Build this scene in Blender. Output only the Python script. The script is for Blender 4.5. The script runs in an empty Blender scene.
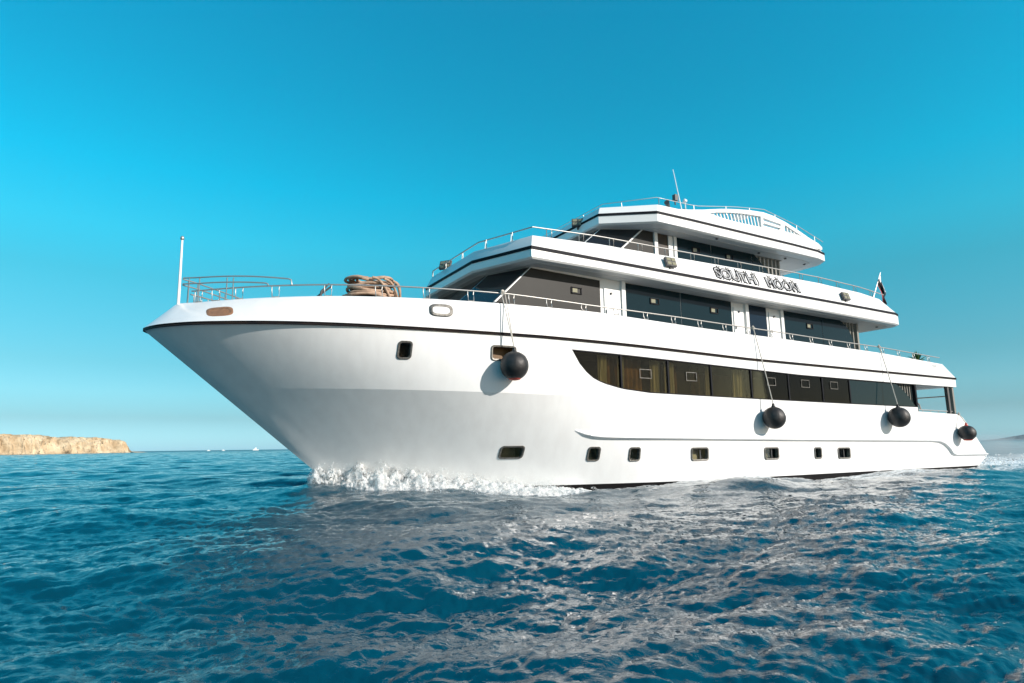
import bpy, bmesh, math, random
import numpy as np
from mathutils import Vector, Matrix, noise
random.seed(7); rng = np.random.default_rng(11)
scn = bpy.context.scene
COL = scn.collection
# ------------------------------------------------------------------ camera
cam = bpy.data.cameras.new('camera'); camo = bpy.data.objects.new('camera', cam); COL.objects.link(camo)
cam.sensor_width = 36; cam.lens = 620/1024*36; cam.clip_start = 0.05; cam.clip_end = 60000
camo.matrix_world = Matrix(((0.8646, -0.0728, -0.4972, 0), (-0.5024, -0.1505, -0.8515, 0), (-0.0128, 0.9859, -0.1667, 1.35), (0, 0, 0, 1)))
scn.camera = camo
# ------------------------------------------------------------------ light
SUN = Vector((0.55, -1.0, 0.54)).normalized()
EL = math.asin(SUN.z); AZ = math.atan2(SUN.x, SUN.y)
w = bpy.data.worlds.new('World'); scn.world = w; w.use_nodes = True
nt = w.node_tree; nt.nodes.clear()
out = nt.nodes.new('ShaderNodeOutputWorld'); bg = nt.nodes.new('ShaderNodeBackground')
sky = nt.nodes.new('ShaderNodeTexSky'); sky.sky_type = 'NISHITA'; sky.sun_disc = False
sky.sun_elevation = EL; sky.sun_rotation = AZ; sky.air_density = 1.0; sky.dust_density = 0.6; sky.ozone_density = 1.5
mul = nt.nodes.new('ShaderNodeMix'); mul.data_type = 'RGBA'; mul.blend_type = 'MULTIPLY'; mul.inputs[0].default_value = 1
# teal-graded clear sky: the tint runs with elevation and gives way round the unseen sun to sky made neutral so the hull lights white
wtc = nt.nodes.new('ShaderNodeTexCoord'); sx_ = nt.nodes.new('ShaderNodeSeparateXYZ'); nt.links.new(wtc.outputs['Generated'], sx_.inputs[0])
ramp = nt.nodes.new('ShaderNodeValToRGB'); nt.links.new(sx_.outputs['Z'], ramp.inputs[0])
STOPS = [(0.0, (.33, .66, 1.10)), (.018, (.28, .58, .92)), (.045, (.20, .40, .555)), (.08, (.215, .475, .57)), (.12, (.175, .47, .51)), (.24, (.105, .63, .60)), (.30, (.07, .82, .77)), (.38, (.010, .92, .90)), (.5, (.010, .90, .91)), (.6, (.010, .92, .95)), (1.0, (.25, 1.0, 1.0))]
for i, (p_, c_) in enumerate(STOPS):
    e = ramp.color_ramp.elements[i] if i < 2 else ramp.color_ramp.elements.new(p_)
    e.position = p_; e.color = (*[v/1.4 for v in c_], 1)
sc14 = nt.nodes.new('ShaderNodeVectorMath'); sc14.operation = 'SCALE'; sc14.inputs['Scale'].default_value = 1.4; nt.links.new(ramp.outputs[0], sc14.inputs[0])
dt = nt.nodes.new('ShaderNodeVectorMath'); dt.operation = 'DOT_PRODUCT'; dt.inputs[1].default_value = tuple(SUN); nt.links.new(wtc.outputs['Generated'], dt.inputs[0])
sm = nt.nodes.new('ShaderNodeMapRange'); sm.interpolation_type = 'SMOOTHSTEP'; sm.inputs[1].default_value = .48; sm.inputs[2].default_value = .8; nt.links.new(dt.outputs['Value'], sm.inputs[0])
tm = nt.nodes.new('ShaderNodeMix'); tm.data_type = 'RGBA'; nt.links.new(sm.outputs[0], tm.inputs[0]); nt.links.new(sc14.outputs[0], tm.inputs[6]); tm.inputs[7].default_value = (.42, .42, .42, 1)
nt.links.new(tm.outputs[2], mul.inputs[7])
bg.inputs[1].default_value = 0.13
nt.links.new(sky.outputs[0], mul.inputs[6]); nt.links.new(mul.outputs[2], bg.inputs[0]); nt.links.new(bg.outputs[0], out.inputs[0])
sl = bpy.data.lights.new('sun', 'SUN'); sl.energy = 3.35; sl.angle = math.radians(0.53); sl.color = (1.0, 0.925, 0.845)
so = bpy.data.objects.new('sun', sl); COL.objects.link(so); so.rotation_euler = (-SUN).to_track_quat('-Z', 'Y').to_euler(); so.location = (40, -30, 30)
scn.view_settings.view_transform = 'Standard'; scn.view_settings.look = 'None'; scn.view_settings.exposure = 0.8; scn.view_settings.gamma = 1

# ------------------------------------------------------------------ materials
def mat(name, col, rough=.5, metal=0, spec=.5, coat=0, bump=0, bscale=8, var=0, vscale=1.5, col2=None):
    m = bpy.data.materials.new(name); m.use_nodes = True; n = m.node_tree; p = n.nodes['Principled BSDF']
    p.inputs['Base Color'].default_value = (*col, 1); p.inputs['Roughness'].default_value = rough; p.inputs['Metallic'].default_value = metal
    p.inputs['Specular IOR Level'].default_value = spec; p.inputs['Coat Weight'].default_value = coat; p.inputs['Coat Roughness'].default_value = .05
    if var or col2:
        tc = n.nodes.new('ShaderNodeTexCoord'); t = n.nodes.new('ShaderNodeTexNoise'); t.inputs['Scale'].default_value = vscale; t.inputs['Detail'].default_value = 6
        n.links.new(tc.outputs['Object'], t.inputs['Vector'])
        r = n.nodes.new('ShaderNodeValToRGB'); r.color_ramp.elements[0].position = .35; r.color_ramp.elements[1].position = .68
        c2 = col2 or tuple(c*(1-var) for c in col)
        r.color_ramp.elements[0].color = (*c2, 1); r.color_ramp.elements[1].color = (*col, 1)
        n.links.new(t.outputs['Fac'], r.inputs[0]); n.links.new(r.outputs[0], p.inputs['Base Color'])
    if bump:
        tc = n.nodes.new('ShaderNodeTexCoord'); t = n.nodes.new('ShaderNodeTexNoise'); t.inputs['Scale'].default_value = bscale; t.inputs['Detail'].default_value = 4
        b = n.nodes.new('ShaderNodeBump'); b.inputs['Strength'].default_value = 1; b.inputs['Distance'].default_value = bump
        n.links.new(tc.outputs['Object'], t.inputs['Vector']); n.links.new(t.outputs['Fac'], b.inputs['Height']); n.links.new(b.outputs[0], p.inputs['Normal'])
    return m

def hull_white():
    m = mat('white_gelcoat', (.80, .80, .79), .22, spec=.5)
    n = m.node_tree; p = n.nodes['Principled BSDF']
    tc = n.nodes.new('ShaderNodeTexCoord')
    mp = n.nodes.new('ShaderNodeMapping'); mp.inputs['Scale'].default_value = (1.6, 1.6, .22)      # faint vertical weeping streaks
    t = n.nodes.new('ShaderNodeTexNoise'); t.inputs['Scale'].default_value = 2.2; t.inputs['Detail'].default_value = 7
    r = n.nodes.new('ShaderNodeValToRGB'); r.color_ramp.elements[0].position = .3; r.color_ramp.elements[1].position = .62
    r.color_ramp.elements[0].color = (.765, .76, .75, 1); r.color_ramp.elements[1].color = (.81, .81, .80, 1)
    n.links.new(tc.outputs['Object'], mp.inputs[0]); n.links.new(mp.outputs[0], t.inputs['Vector']); n.links.new(t.outputs['Fac'], r.inputs[0])
    n.links.new(r.outputs[0], p.inputs['Base Color'])
    t2 = n.nodes.new('ShaderNodeTexNoise'); t2.inputs['Scale'].default_value = .9; t2.inputs['Detail'].default_value = 3
    b = n.nodes.new('ShaderNodeBump'); b.inputs['Distance'].default_value = .012; b.inputs['Strength'].default_value = .6
    n.links.new(tc.outputs['Object'], t2.inputs['Vector']); n.links.new(t2.outputs['Fac'], b.inputs['Height']); n.links.new(b.outputs[0], p.inputs['Normal'])
    return m
WHITE = hull_white()
WPAINT = mat('white_paint', (.80, .80, .785), .3, var=.05, vscale=1.2)
ANTI = mat('dark_antifouling', (.012, .010, .011), .7, spec=.15, var=.4, vscale=3)
BLACKS = mat('black_stripe', (.006, .007, .011), .6, spec=.15)
RUB = mat('dark_rubbing_strake', (.028, .018, .013), .6, spec=.2, col2=(.012, .011, .013), vscale=3.0)
STEEL = mat('stainless_steel', (.46, .45, .43), .42, metal=.7)
INT = mat('cabin_interior', (.16, .085, .028), .6, col2=(.016, .013, .012), vscale=.5)
PORTI = mat('porthole_lining', (.42, .34, .18), .6, col2=(.16, .12, .08), vscale=2.5)
FRAME = mat('worn_steel_frame', (.22, .21, .19), .45, metal=.6, var=.5, vscale=14)
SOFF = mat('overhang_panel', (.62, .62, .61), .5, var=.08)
RUBBER = mat('black_rubber', (.022, .022, .022), .52, bump=.008, bscale=7, col2=(.008, .008, .009), vscale=5)
RED = mat('red_rubber', (.55, .05, .03), .5)
ROPE = mat('white_rope', (.5, .47, .42), .9)
TAN = mat('tan_rope', (.50, .34, .24), .95, var=.4, vscale=9, bump=.004, bscale=60)
CURT = mat('curtain_cloth', (.75, .73, .62), .9)
LOUV = mat('louvre_slat', (.22, .21, .185), .5)
LAMPG = mat('lamp_glass', (.26, .25, .17), .15)
GREY = mat('grey_housing', (.07, .07, .072), .55)
HAW = mat('bronze_hawse', (.32, .16, .08), .5, var=.3, vscale=9)
DECK = mat('pale_deck', (.45, .42, .36), .7, var=.1)
LEAF = mat('leaf_green', (.06, .14, .03), .6)
POT = mat('clay_pot', (.25, .12, .07), .8)
DARKG = mat('dark_bonded_glass', (.005, .019, .025), .05, spec=.18, bump=.004, bscale=.8)
GREYG = mat('grey_window_cover', (.028, .028, .026), .5, spec=.18, var=.12, vscale=3)
BLUEG = mat('navy_door_glass', (.008, .02, .035), .06, spec=.18)

def glass(name, tint, rough=.02):
    m = bpy.data.materials.new(name); m.use_nodes = True; n = m.node_tree; n.nodes.clear()
    o = n.nodes.new('ShaderNodeOutputMaterial'); mx = n.nodes.new('ShaderNodeMixShader'); tr = n.nodes.new('ShaderNodeBsdfTransparent')
    gl = n.nodes.new('ShaderNodeBsdfGlossy'); fr = n.nodes.new('ShaderNodeFresnel'); fr.inputs[0].default_value = 1.26
    tr.inputs[0].default_value = (*tint, 1); gl.inputs['Roughness'].default_value = rough
    n.links.new(fr.outputs[0], mx.inputs[0]); n.links.new(tr.outputs[0], mx.inputs[1]); n.links.new(gl.outputs[0], mx.inputs[2]); n.links.new(mx.outputs[0], o.inputs[0])
    return m
CLEAR = glass('clear_glass', (.85, .87, .85))
TINT = glass('tinted_glass', (.60, .57, .46))

# ------------------------------------------------------------------ mesh helpers
class MB:
    def __init__(s): s.v = []; s.f = []; s.m = []
    def add(s, vs, fs, mi=0):
        b = len(s.v); s.v += [tuple(map(float, p)) for p in vs]; s.f += [tuple(b+i for i in f) for f in fs]; s.m += [mi]*len(fs); return s
    def box(s, x0, x1, y0, y1, z0, z1, mi=0):
        return s.add([(x, y, z) for x in (x0, x1) for y in (y0, y1) for z in (z0, z1)],
                     [(0, 1, 3, 2), (4, 6, 7, 5), (0, 4, 5, 1), (2, 3, 7, 6), (0, 2, 6, 4), (1, 5, 7, 3)], mi)
    def prism(s, pts, off, mi=0):
        """closed polygon pts (3D) pushed along off"""
        n = len(pts); q = [Vector(p)+Vector(off) for p in pts]
        return s.add(list(pts)+q, [tuple(range(n))[::-1], tuple(range(n, 2*n))]+[(i, (i+1) % n, n+(i+1) % n, n+i) for i in range(n)], mi)
    def loft(s, rings, mi=0, caps=True, closed=True):
        n = len(rings[0]); vs = [p for r in rings for p in r]; fs = []
        for k in range(len(rings)-1):
            for i in range(n if closed else n-1):
                j = (i+1) % n; fs.append((k*n+i, k*n+j, (k+1)*n+j, (k+1)*n+i))
        if caps: fs += [tuple(range(n))[::-1], tuple(range((len(rings)-1)*n, len(rings)*n))]
        return s.add(vs, fs, mi)
    def tube(s, pts, r, n=8, mi=0, caps=True):
        pts = [Vector(p) for p in pts]; rs = r if isinstance(r, (list, tuple)) else [r]*len(pts); rings = []; up = Vector((0, 0, 1))
        for i, p in enumerate(pts):
            d = (pts[min(i+1, len(pts)-1)]-pts[max(i-1, 0)]).normalized()
            a = d.cross(up)
            if a.length < .05: a = d.cross(Vector((1, 0, 0)))
            a.normalize(); b = a.cross(d)
            rings.append([p+(a*math.cos(t)+b*math.sin(t))*rs[i] for t in [2*math.pi*k/n for k in range(n)]])
        return s.loft(rings, mi, caps)
    def lathe(s, c, prof, n=24, mi=0):
        """prof: list of (radius, z) round a vertical axis at c"""
        rings = [[(c[0]+r*math.cos(2*math.pi*k/n), c[1]+r*math.sin(2*math.pi*k/n), c[2]+z) for k in range(n)] for r, z in prof]
        return s.loft(rings, mi)
    def build(s, name, mats, parent=None, org=None, smooth=None):
        me = bpy.data.meshes.new(name)
        o3 = Vector(org) if org is not None else (Vector(parent['org']) if parent is not None else Vector((0, 0, 0)))
        me.from_pydata([tuple(Vector(v)-o3) for v in s.v], [], s.f)
        for m in (mats if isinstance(mats, (list, tuple)) else [mats]): me.materials.append(m)
        me.polygons.foreach_set('material_index', s.m)
        bm = bmesh.new(); bm.from_mesh(me); bmesh.ops.recalc_face_normals(bm, faces=bm.faces); bm.to_mesh(me); bm.free()
        if smooth is not None:
            me.polygons.foreach_set('use_smooth', [True]*len(me.polygons)); me.set_sharp_from_angle(angle=math.radians(smooth))
        o = bpy.data.objects.new(name, me); COL.objects.link(o)
        if parent is not None: o.parent = parent; o['org'] = parent['org']
        else: o.location = o3; o['org'] = tuple(o3)
        return o

def thing(name, label, cat, loc, group=None):
    o = bpy.data.objects.new(name, None); COL.objects.link(o); o.location = loc; o['org'] = tuple(float(c) for c in loc)
    o['label'] = label; o['category'] = cat; o.empty_display_size = .3
    if group: o['group'] = group
    return o
def tag(o, label=None, cat=None, group=None, kind=None):
    for k, v in (('label', label), ('category', cat), ('group', group), ('kind', kind)):
        if v: o[k] = v
    return o
def ip(x, pts): return float(np.interp(x, [p[0] for p in pts], [p[1] for p in pts]))
def cut(obj, *cutters):
    """subtract temporary cutter meshes for good"""
    for cb in cutters:
        c = cb.build('cutter', INT, obj); c.parent = None; c.location = obj['org']; c.parent = obj; c.location = (0, 0, 0)
        md = obj.modifiers.new('b', 'BOOLEAN'); md.operation = 'DIFFERENCE'; md.solver = 'EXACT'; md.object = c
        dg = bpy.context.evaluated_depsgraph_get(); me = bpy.data.meshes.new_from_object(obj.evaluated_get(dg))
        obj.modifiers.remove(md); obj.data = me; me.name = obj.name; cm = c.data; bpy.data.objects.remove(c); bpy.data.meshes.remove(cm)

# ------------------------------------------------------------------ hull form (metres; x aft from the bow tip, y away from the camera)
YC = 19.4
def stem(z): return -.32+(4.62-z)*1.205
XE = 36.6
BS = [(-.32, 0), (-.22, .28), (0, .72), (.32, 1.12), (.91, 1.69), (1.41, 2.02), (2.15, 2.42), (3.0, 2.8), (3.95, 3.1), (5.2, 3.38), (6.8, 3.62), (8.64, 3.84), (10.7, 4.03), (13, 4.15), (36.6, 4.15)]
BK = [(1.55, 0), (1.8, .4), (2.3, .86), (3.07, 1.42), (4.37, 2.2), (6.4, 3.1), (8.3, 3.66), (10.6, 4.03), (13.4, 4.15), (36.6, 4.15)]
BW = [(5.25, 0), (6, .4), (7.5, 1.25), (10, 2.45), (12, 3.2), (14, 3.72), (16, 4.0), (19, 4.1), (36.6, 4.1)]
def smooth_tab(pts, n=400):
    """monotone cubic through the offsets table, then a light fairing"""
    px_ = np.array([p[0] for p in pts], float); py_ = np.array([p[1] for p in pts], float)
    h = np.diff(px_); d = np.diff(py_)/h; m = np.zeros(len(px_))
    for i in range(1, len(px_)-1):
        if d[i-1]*d[i] > 0:
            w1 = 2*h[i]+h[i-1]; w2 = h[i]+2*h[i-1]; m[i] = (w1+w2)/(w1/d[i-1]+w2/d[i])
    m[0] = d[0]; m[-1] = d[-1]
    xs = np.linspace(px_[0], px_[-1], n); k = np.clip(np.searchsorted(px_, xs, side='right')-1, 0, len(h)-1); t = (xs-px_[k])/h[k]
    ys = (2*t**3-3*t**2+1)*py_[k]+(t**3-2*t**2+t)*h[k]*m[k]+(-2*t**3+3*t**2)*py_[k+1]+(t**3-t**2)*h[k]*m[k+1]
    K_ = 41; yp = np.convolve(np.pad(ys, K_//2, mode='edge'), np.ones(K_)/K_, 'valid'); yp = np.convolve(np.pad(yp, K_//2, mode='edge'), np.ones(K_)/K_, 'valid')
    bl = np.clip((xs-xs[0]-.6)/2.0, 0, 1); bl = bl*bl*(3-2*bl); bl *= np.clip((xs[-1]-xs)/1.0, 0, 1); return xs, ys*(1-bl)+yp*bl
TS, TK, TW = smooth_tab(BS, 900), smooth_tab(BK, 900), smooth_tab(BW, 900)
def zk(x): return ip(x, [(1.5, 3.05), (6, 2.95), (10, 2.86), (36, 2.84)])
def zs(x): return ip(x, [(-.3, 4.62), (10, 4.60), (14, 4.54), (19, 4.43), (34, 4.35), (37, 4.34)])
def hb(x, z):
    """half breadth of the hull at x, z"""
    K, S = zk(x), zs(x)
    def at(tab, st, u): return float(np.interp(st+(XE-st)*u, tab[0], tab[1]))
    xs = stem(z); u = max(0., (x-xs)/(XE-xs))
    if z >= K:
        t = min(1., (z-K)/(S-K)); return at(TK, 1.55, u)*(1-t)+at(TS, -.32, u)*t
    t = max(z, 0)/K; q = t**(1.75-.75*min(1, max(0, x-7)/9)); b = at(TW, 5.25, u)*(1-q)+at(TK, 1.55, u)*q
    if z < 0: b *= 1-.3*min(1, -z/1.2)
    return b
def hy(x, z): return YC-hb(x, z)
def zw_top(x): return ip(x, [(11.1, 4.27), (16.5, 4.13), (22, 3.98), (29, 3.93), (31, 3.93)])
def zw_bot(x): return ip(x, [(11.1, 4.25), (11.35, 3.85), (11.68, 3.5), (11.95, 3.35), (12.29, 3.24), (12.97, 3.1), (14.1, 3.01), (16.4, 2.98), (19.2, 2.95), (25.1, 2.9), (30.3, 2.87)])

Y0 = (18.0, YC, 0.0)
yacht = thing('motor_yacht', 'large white three-deck motor yacht under way with dark tinted windows and black stripes', 'yacht', Y0)

hm = MB(); NU = 150
lev = [-1.2, -.6, -.2, .14] + ['b%d' % i for i in range(1, 11)] + ['K'] + ['a%d' % i for i in range(1, 7)] + ['S']
def zlev(l, x):
    if l == 'K': return zk(x)
    if l == 'S': return zs(x)
    if isinstance(l, str) and l[0] == 'b': return .14+(zk(x)-.14)*int(l[1:])/11
    if isinstance(l, str) and l[0] == 'a': return zk(x)+(zs(x)-zk(x))*int(l[1:])/7
    return l
grid = []
for l in lev:
    row = []
    for i in range(NU+1):
        u = (i/NU)**1.7; x = 5
        for _ in range(4):
            z = zlev(l, x); x = stem(z)+(XE-stem(z))*u
        z = zlev(l, x); row.append((x, hb(x, z), z))
    grid.append(row)
rings = []
for row in grid:
    rings.append([(x, YC-b, z) for x, b, z in row]+[(x, YC+b, z) for x, b, z in row[:0:-1]])
hm.loft(rings)
hull = hm.build('hull', [WHITE, ANTI, INT, SOFF, DECK], yacht)
pf = MB().prism([(x, 10, z) for x, z in [(34.12, 6), (34.05, 3.93), (30.32, 3.93), (30.32, 2.68), (34.0, 2.6), (34.35, 2.42), (35.03, 1.85), (36.25, .74), (36.25, .56), (35.2, .08), (34.9, -2), (39, -2), (39, 6)]], (0, 19, 0))
ck = MB().box(30.32, 34.0, YC-4.03, YC+4.03, 1.7, 3.93)
xs_ = [11.1+.25*i for i in range(int((30.34-11.1)/.25)+1)]+[30.36]
band = [(x, zw_bot(x)) for x in xs_]+[(x, zw_top(x)) for x in xs_[::-1]]
c1 = MB().prism([(x, 14.0, z) for x, z in band], (0, 3.1, 0)); c2 = MB().prism([(x, 21.7, z) for x, z in band], (0, 3.1, 0))
PORTS = [(9.55, 1.17, .62, .30), (12.10, 1.08, .34, .36), (13.55, 1.05, .34, .36), (16.27, 1.01, .72, .36), (19.94, .97, .72, .36), (22.7, .94, .36, .36), (24.4, .91, .74, .36),
         (5.95, 4.0, .30, .40), (8.80, 4.03, .70, .36)]
def rrect(cx, cz, w, h, r=.07, n=4):
    return [(cx+sx*(w/2-r)+r*math.cos(a), cz+sz*(h/2-r)+r*math.sin(a)) for sx, sz, a0 in ((1, 1, 0), (-1, 1, 90), (-1, -1, 180), (1, -1, 270)) for a in [math.radians(a0+90*k/n) for k in range(n+1)]]
pc = []
for (x, z, wd, h) in PORTS:
    y = hy(x, z); pc.append(MB().prism([(a, y-.9, b) for a, b in rrect(x, z, wd, h)], (0, 1.2, 0)))
hole = MB()
for p in pc: hole.add(p.v, p.f)
cut(hull, pf, ck, c1, c2, hole)
me = hull.data
while len(me.materials) < 6: me.materials.append(DECK)
for i, m in enumerate([WHITE, ANTI, INT, SOFF, DECK, PORTI]): me.materials[i] = m
for p in me.polygons:
    c = p.center+Vector(Y0); mi = 0; dy = abs(c.y-YC)
    inside = dy < hb(c.x, c.z)-.03
    if c.z < .142: mi = 1
    if inside and 2.85 < c.z < 4.3 and c.x < 30.34: mi = 2
    if inside and .6 < c.z < 1.5 and c.x < 30 : mi = 5
    if inside and 3.7 < c.z < 4.28 and c.x < 10: mi = 2
    if c.x > 30.33 and abs(c.z-3.93) < .02: mi = 3
    if c.x > 30.3 and abs(c.z-1.7) < .02: mi = 4
    if inside and c.z > 2.86 and c.x > 30.25 and c.x < 30.4 : mi = 2
    p.material_index = mi
me.polygons.foreach_set('use_smooth', [True]*len(me.polygons)); me.set_sharp_from_angle(angle=math.radians(13))

# the knuckle stays a crisp line
bm = bmesh.new(); bm.from_mesh(me); SH = set()
for e in bm.edges:
    ok = True
    for v in e.verts:
        X_, Y_, Z_ = v.co.x+Y0[0], v.co.y+Y0[1], v.co.z
        if abs(Z_-zk(X_)) > .012 or X_ > 15.5 or abs(abs(Y_-YC)-hb(X_, Z_)) > .03: ok = False
    if ok: e.smooth = False
bm.to_mesh(me); bm.free()
# rubbing strake
def side_path(x0, x1, n, f):
    return [f(x0+(x1-x0)*(i/(n-1))) for i in range(n)]
def strip(pathfn, xs, sgn, prof):
    """profile (outward, dz) swept along (x, halfbreadth, z)"""
    rings = []
    for x in xs:
        b, z = pathfn(x)
        rings.append([(x, YC-sgn*(b+o), z+dz) for o, dz in prof])
    return rings
rs = MB(); xr = list(-.32+34.42*(np.linspace(0, 1, 120)**1.8))
for sgn in (1, -1):
    rs.loft(strip(lambda x: (float(np.interp(x, *TS)), zs(x)), xr, sgn, [(-.02, -.05), (.035, -.05), (.045, -.035), (.02, -.008), (.045, .02), (.035, .035), (-.02, .035)]))
rs.build('rubbing_strake', RUB, yacht, smooth=40)

# spray rail along the aft half
zsp = [(11.35, 1.80), (11.6, 1.70), (12.0, 1.62), (12.4, 1.585), (13.6, 1.56), (20.4, 1.47), (31.2, 1.36), (31.8, 1.32), (32.2, 1.22), (32.6, 1.0), (32.85, .76), (33.1, .69), (36.2, .66)]
sp = MB(); xsps = sorted(set(list(np.linspace(11.35, 31, 60))+list(np.linspace(31, 34, 30))+[35, 36.2]))
for sgn in (1, -1):
    rr = []
    for x in xsps:
        z = ip(x, zsp); b = hb(x, z); g = min(1, (x-11.3)/.5); g2 = 1 if x < 31 else max(.4, 1-(x-31)*.3)
        rr.append([(x, YC-sgn*(b+o), z+dz) for o, dz in [(-.04, -.05), (.10*g, -.012), (.115*g, .01), (.10*g, .045), (.03*g, .16*g2), (-.04, .24*g2)]])
    sp.loft(rr)
sp.build('spray_rail', WHITE, yacht, smooth=50)

# bulwark of the upper deck
BT = [(.47, 0), (.55, .10), (.83, .30), (1.4, .82), (2.16, 1.47), (3.0, 2.05), (4.04, 2.62), (5.24, 3.1), (6.9, 3.55), (8.6, 3.84), (10.7, 4.02), (13, 4.1), (33.05, 4.1)]
TT = smooth_tab(BT, 900)
def zt(x): return ip(x, [(.47, 5.44), (4, 5.49), (9, 5.52), (12, 5.54), (16.7, 5.42), (21.6, 5.36), (27.9, 5.24), (32.9, 5.03), (34, 5.0)])
bul = MB(); NB = 130
def bring(sgn, off):
    o = []
    for i in range(NB+1):
        u = (i/NB)**1.7; o.append(u)
    return o
us = [(i/NB)**1.7 for i in range(NB+1)]
def bp(u, t, inset=0):
    xb = -.32+34.42*u; xt = .47+32.6*u
    bb = float(np.interp(xb, *TS)); bt = float(np.interp(xt, *TT))
    zb = zs(xb)+.03; ztp = zt(xt)
    # inset measured aft at the very bow, inwards elsewhere
    x = xb+(xt-xb)*t; b = bb+(bt-bb)*t; z = zb+(ztp-zb)*t
    f = min(1, u*8)
    return x+inset*(1-f)*1.4, max(0, b-inset), z
def ring_b(t, inset, dz=0):
    L = [bp(u, t, inset) for u in us]
    return [(x, YC-b, z+dz) for x, b, z in L]+[(x, YC+b, z+dz) for x, b, z in L[:0:-1]]
bul.loft([ring_b(0, 0), ring_b(.5, 0), ring_b(.93, 0), ring_b(.985, .012), ring_b(1, .035), ring_b(1, .12), ring_b(.98, .14), ring_b(.15, .14)], caps=False)
bulwark = bul.build('bulwark', WHITE, yacht, smooth=35)
dk = MB(); r0 = [bp(u, .15, .13) for u in us]
dk.loft([[(x, YC-b, z) for x, b, z in r0]+[(x, YC+b, z) for x, b, z in r0[:0:-1]], [(x, YC-b, z+.06) for x, b, z in r0]+[(x, YC+b, z+.06) for x, b, z in r0[:0:-1]]])
dk.build('deck_planking', DECK, yacht)
# faint emblem near the aft end of the bulwark
em = MB()
def on_bul(x, z):
    t = (z-zs(x))/(zt(x)-zs(x)); return YC-(4.15-.05*t)-.004
for (x0, x1, z0, z1) in [(32.15, 32.22, 4.80, 4.92), (32.28, 32.35, 4.80, 4.92), (32.41, 32.48, 4.80, 4.92), (32.1, 32.55, 4.94, 4.955), (32.1, 32.55, 4.76, 4.775), (32.2, 33.2, 4.63, 4.66)]:
    em.box(x0, x1, on_bul(x0, z0)-.002, on_bul(x0, z0)+.01, z0, z1)
em.build('emblem', mat('pale_grey_mark', (.45, .46, .47), .5), yacht)

# ---- main deck windows
MUL = [11.12, 12.96, 14.99, 17.04, 19.14, 21.28, 23.4, 25.25, 30.28]
def pane_poly(x0, x1):
    n = max(4, int((x1-x0)/.2)); xs = [x0+(x1-x0)*i/n for i in range(n+1)]
    return xs
ARC = [(28.7, 3.93), (29.2, 3.72), (29.65, 3.42), (30.0, 3.12), (30.28, 2.88)]
for k in range(8):
    x0, x1 = MUL[k]+.02, MUL[k+1]-.02; g = MB(); xs = pane_poly(x0, x1); top = []; bot = []
    for x in xs:
        zt_ = zw_top(x)-.004; zb_ = zw_bot(x)+.004
        if k == 7 and x > 28.7: zt_ = ip(x, ARC)
        top.append((x, hy(x, zt_)+.05, zt_)); bot.append((x, hy(x, zb_)+.05, zb_))
    g.loft([top, bot, [(x, y+.012, z) for x, y, z in bot], [(x, y+.012, z) for x, y, z in top], top], caps=False, closed=False)
    pane = g.build('window', DARKG if k == 7 else TINT, yacht)
    if 1 <= k <= 6:
        cx = {1: 13.98, 2: 16.07, 3: 18.2, 4: 20.26, 5: 22.31, 6: 24.18}[k]; fr = MB(); cz = 3.64
        if k != 3:
            yy = hy(cx, cz)+.035
            for a in [(-.25, .25, -.15, -.132), (-.25, .25, .132, .15), (-.25, -.232, -.132, .132), (.232, .25, -.132, .132)]:
                fr.box(cx+a[0], cx+a[1], yy-.012, yy+.012, cz+a[2], cz+a[3])
            fr.build('vent_frame', FRAME, pane)
    # curtains just inside
    for c0, c1 in {0: [(12.25, 12.6)], 1: [(13.05, 13.3), (14.45, 14.85)], 2: [(15.1, 15.5)], 3: [(18.5, 19.05), (17.1, 17.25)], 4: [(20.7, 21.2)], 5: [(22.85, 23.3)], 6: [(23.75, 24.95)]}.get(k, []):
        cm = MB(); nn = 26; tp = []; bt = []
        for i in range(nn+1):
            x = c0+(c1-c0)*i/nn; yy = YC-4.15+.32+.035*math.sin(i*1.9)+.02*math.sin(i*.7)
            tp.append((x, yy, zw_top(x)-.03)); bt.append((x+.04*math.sin(i*.9+k), yy+.02, max(zw_bot(x), 2.92)+.02))
        cm.loft([tp, bt], caps=False, closed=False); cm.build('curtain', CURT, pane, smooth=80)
DRAPE = mat('brown_drape', (.34, .19, .06), .9, col2=(.17, .09, .03), vscale=2)
for c0, c1 in ((12.7, 14.3), (14.95, 15.9), (16.6, 17.0)):
    cm = MB(); nn = 40; tp = []; bt = []
    for i in range(nn+1):
        x = c0+(c1-c0)*i/nn; yy = YC-4.15+.55+.04*math.sin(i*1.3)
        tp.append((x, yy, zw_top(x)-.03)); bt.append((x, yy, max(zw_bot(x), 2.92)+.02))
    cm.loft([tp, bt], caps=False, closed=False); cm.build('drape', DRAPE, yacht, smooth=80)
mu = MB()
for x in MUL[1:-1]:
    zt_, zb_ = zw_top(x), zw_bot(x)
    mu.box(x-.03, x+.03, YC-4.15+.02, YC-4.15+.12, zb_, zt_)
for a, b in zip(xs_[:-1], xs_[1:]):       # slim black seal round the band
    for f, s in ((zw_top, -1), (zw_bot, 1)):
        za, zb = f(a), f(b); ya, yb = hy(a, za), hy(b, zb)
        mu.add([(a, ya+.006, za), (b, yb+.006, zb), (b, yb+.006, zb+s*.035), (a, ya+.006, za+s*.035)], [(0, 1, 2, 3)])
mu.build('window_mullion', BLACKS, yacht)
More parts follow.
